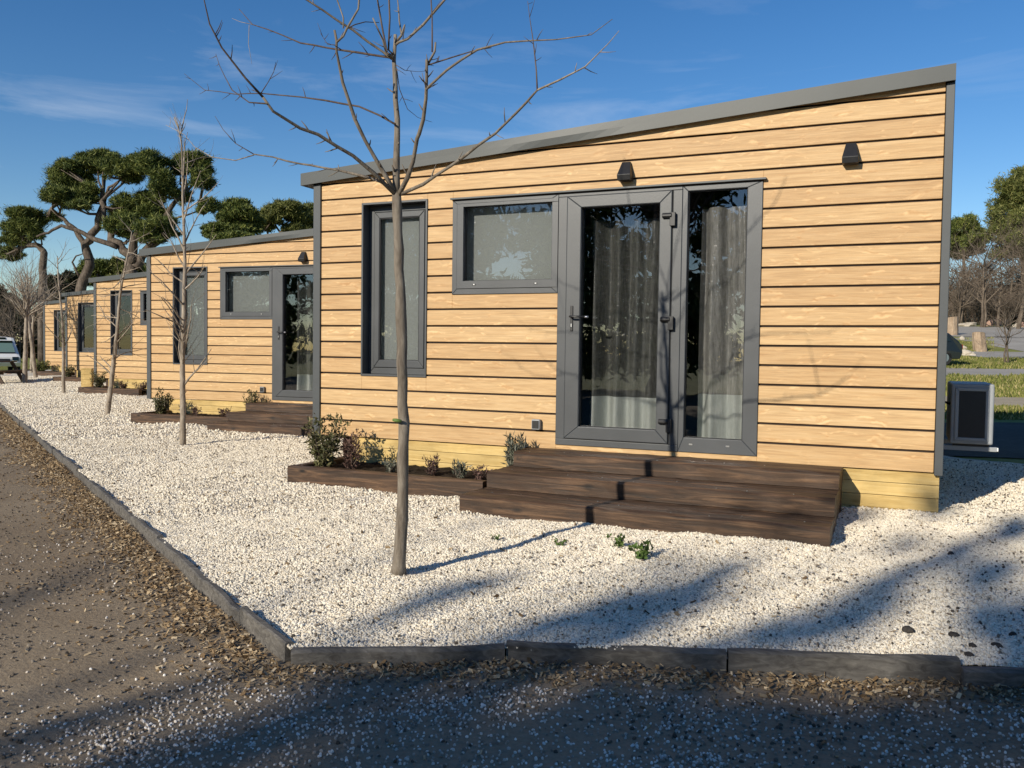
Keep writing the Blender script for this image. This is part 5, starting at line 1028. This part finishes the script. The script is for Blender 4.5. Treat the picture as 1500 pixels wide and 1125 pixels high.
# white van at the left edge, its front (+x) towards the camera
prof = [(-2.3, 0.30), (1.75, 0.30), (1.85, 0.50), (1.80, 0.80), (1.30, 1.00), (0.72, 1.52), (0.45, 1.80), (-2.2, 1.86), (-2.35, 1.0)]
vp = at(-6, 540, 46); vz = -0.62; a2 = math.atan2(CAM[1]-vp[1], CAM[0]-vp[0])+0.10
vehicle('white_van', prof, 1.85, {'wx': (-1.45, 1.05), 'q': [('windscreen', 'teal', [(1.345, -0.74, 1.03), (1.345, 0.74, 1.03), (0.79, 0.66, 1.50), (0.79, -0.66, 1.50)]), ('sun_strip', 'darkglass', [(0.785, -0.70, 1.505), (0.785, 0.70, 1.505), (0.62, 0.68, 1.63), (0.62, -0.68, 1.63)]), ('roof_hatch', 'darkglass', [(0.58, 0.02, 1.70), (0.58, 0.40, 1.70), (0.47, 0.40, 1.80), (0.47, 0.02, 1.80)]), ('cowl_strip', 'black', [(1.42, -0.76, 0.985), (1.42, 0.76, 0.985), (1.35, 0.75, 1.025), (1.35, -0.75, 1.025)]), ('grille', 'black', [(1.862, -0.45, 0.54), (1.862, 0.45, 0.54), (1.842, 0.45, 0.70), (1.842, -0.45, 0.70)]), ('headlight', 'darkglass', [(1.855, 0.55, 0.62), (1.855, 0.84, 0.62), (1.82, 0.84, 0.80), (1.82, 0.55, 0.80)]), ('headlight', 'darkglass', [(1.855, -0.84, 0.62), (1.855, -0.55, 0.62), (1.82, -0.55, 0.80), (1.82, -0.84, 0.80)]), ('side_window', 'darkglass', [(0.95, 0.925, 1.02), (-0.6, 0.925, 1.02), (-0.6, 0.84, 1.55), (0.55, 0.84, 1.55)]), ('side_window', 'darkglass', [(-0.6, -0.925, 1.02), (0.95, -0.925, 1.02), (0.55, -0.84, 1.55), (-0.6, -0.84, 1.55)])]},
        'white van with a grey green windscreen cut off by the left edge of the photo', 'van', 'white', (vp[0], vp[1], vz), a2)
pt = at(-15, 545, 28); pr = empty('picnic_table', (pt[0], pt[1], gz1(pt[0], pt[1])), ang)
mb = MB()
for i in range(5): mb.box(-0.36+i*0.148, -0.36+i*0.148+0.14, -0.9, 0.9, 0.70, 0.74)
mb.build('tabletop', 'sleeper', pr, 0.004)
for s_ in (-1, 1):
    mb = MB(); mb.box(s_*0.72-0.13, s_*0.72+0.13, -0.9, 0.9, 0.42, 0.46); mb.build('bench', 'sleeper', pr, 0.004)
for y in (-0.6, 0.6):
    for s_ in (-1, 1):
        mb = MB(); q_ = [(s_*0.26, 0.70), (s_*0.38, 0.70), (s_*0.80, 0.0), (s_*0.68, 0.0)]; mb.prism(q_ if s_ < 0 else q_[::-1], y+(0.0 if s_ < 0 else 0.052), y+0.05+(0.0 if s_ < 0 else 0.052)); mb.build('leg', 'sleeper', pr)
    mb = MB(); mb.box(-0.80, 0.80, y-0.045, y-0.002, 0.33, 0.418); mb.build('bench_rail', 'sleeper', pr)
tag(pr, 'brown timber picnic table cut off by the left edge of the photo', 'picnic table')

# ------------------------------------------------------------------ what stands behind the photographer: it shades the path and is mirrored in the glass
SUNV = np.array([-SX, -1, SE])
rr = random.Random(77); LB = []
def shade(px, py, zg, t, rh, rz):
    p = on_z(px, py, zg)+SUNV*t; LB.append((p[0], p[1], p[2], rh, rh, rz))
for (px, py, r) in [(520, 1010, .20), (610, 1045, .24), (700, 1040, .16), (770, 1000, .20), (850, 1075, .26), (900, 1005, .20), (990, 1085, .28), (1040, 1000, .14), (1140, 1050, .26), (1200, 1110, .28), (1300, 1050, .18), (1390, 1090, .28), (1470, 1030, .28), (560, 1115, .24), (680, 1110, .26), (780, 1115, .26), (1040, 960, .12), (850, 965, .14), (1390, 985, .16), (560, 955, .10), (480, 1000, .14),
    (420, 1050, .10), (300, 1110, .16), (400, 1095, .14), (20, 1085, .11), (100, 1055, .10), (190, 1030, .10), (280, 1005, .09), (350, 985, .07), (1560, 980, .4), (1600, 1080, .4), (700, 1200, .5), (1000, 1200, .5), (1300, 1200, .5), (500, 1200, .4), (40, 870, .06), (110, 835, .05), (260, 795, .05)]:
    shade(px, py, -0.5, rr.uniform(15.5, 18), r*(0.50 if py < 1075 else 0.70), r*0.48)
for (px, py, r) in [(600, 890, .09), (660, 868, .10), (725, 852, .08), (790, 925, .12), (850, 905, .12), (905, 882, .10), (890, 930, .12), (950, 892, .13), (1010, 862, .12), (1070, 835, .09), (1100, 930, .10), (1185, 925, .12), (1250, 895, .13), (1310, 858, .13), (1350, 835, .10), (1270, 765, .09), (1330, 800, .10), (1400, 815, .15), (1450, 850, .16), (1480, 790, .16), (1430, 900, .13), (1490, 910, .16), (1120, 770, .06), (1180, 778, .07), (700, 770, .05), (980, 830, .07), (1390, 760, .10)]:
    shade(px, py, -0.4, rr.uniform(19, 23), r*0.85, r*1.7)
sp_ = empty('pine_tree', (-2.2, -21.5, -0.63)); L0 = Vector(sp_.location)
mb = MB(); mb.tube([(0, 0, -0.2), (0.1, -0.1, 2), (-0.1, 0.1, 4.5), (0.2, 0, 6.6)], [0.34, 0.30, 0.24, 0.18], 10); mb.build('trunk', 'pinebark', sp_, 0, True)
mb = MB()
for (x, y, z, a, b_, c) in LB:
    e = Vector((x, y, z))-L0; s0 = Vector((0.15, 0, 4.6+rr.random()*1.9)); mb.tube([s0, s0.lerp(e, .5)+Vector((0, 0, .15)), e], [0.05, 0.03, 0.01], 5, False)
mb.build('branches', 'pinebark', sp_, 0, True)
leaf_cloud('crown', 'needle', sp_, [(x-L0.x, y-L0.y, z-L0.z, a, b_, c) for (x, y, z, a, b_, c) in sub_lobes(LB, 7, rr, 0.6, 0.9)], 52000, 0.15, 0.026, 0.3, 5)
tag(sp_, 'pine behind the photographer, known only by its dappled shade on the near path', 'tree')
rr = random.Random(91); LB = []
for i in range(60):
    x = -36+i*0.85+rr.uniform(-.6, .6); y = -23+rr.uniform(-4, 2); h = rr.uniform(4.2, 7.6)*(0.8 if -1 < x else 1)
    for q_ in range(4): LB.append((x+rr.uniform(-.7, .7), y+rr.uniform(-.7, .7), -0.3+h*(q_+0.6)/4, 1.25, 1.25, h*0.19))
stuff(leaf_cloud('woodland', 'needle', None, sub_lobes(LB, 5, rr, 0.5), 90000, 0.42, 0.13, 0.3, 6, 0.3))
# far bank of brown scrub beyond the park road, one mass
LB = []; rr = random.Random(17)
for i in range(60):
    px = 1370+i*4+rr.uniform(-4, 4); D = rr.uniform(88, 98); h = rr.uniform(3.0, 6.4); p = at(px, 470, D); z = ground_z(p[0], p[1])
    for q_ in range(3): LB.append((p[0]+rr.uniform(-1, 1), p[1]+rr.uniform(-1, 1), z+h*(q_+0.5)/3, 1.3, 1.3, h*0.25))
stuff(leaf_cloud('brown_scrub', 'scrub', None, LB, 46000, 0.7, 0.06, 0.5, 12))
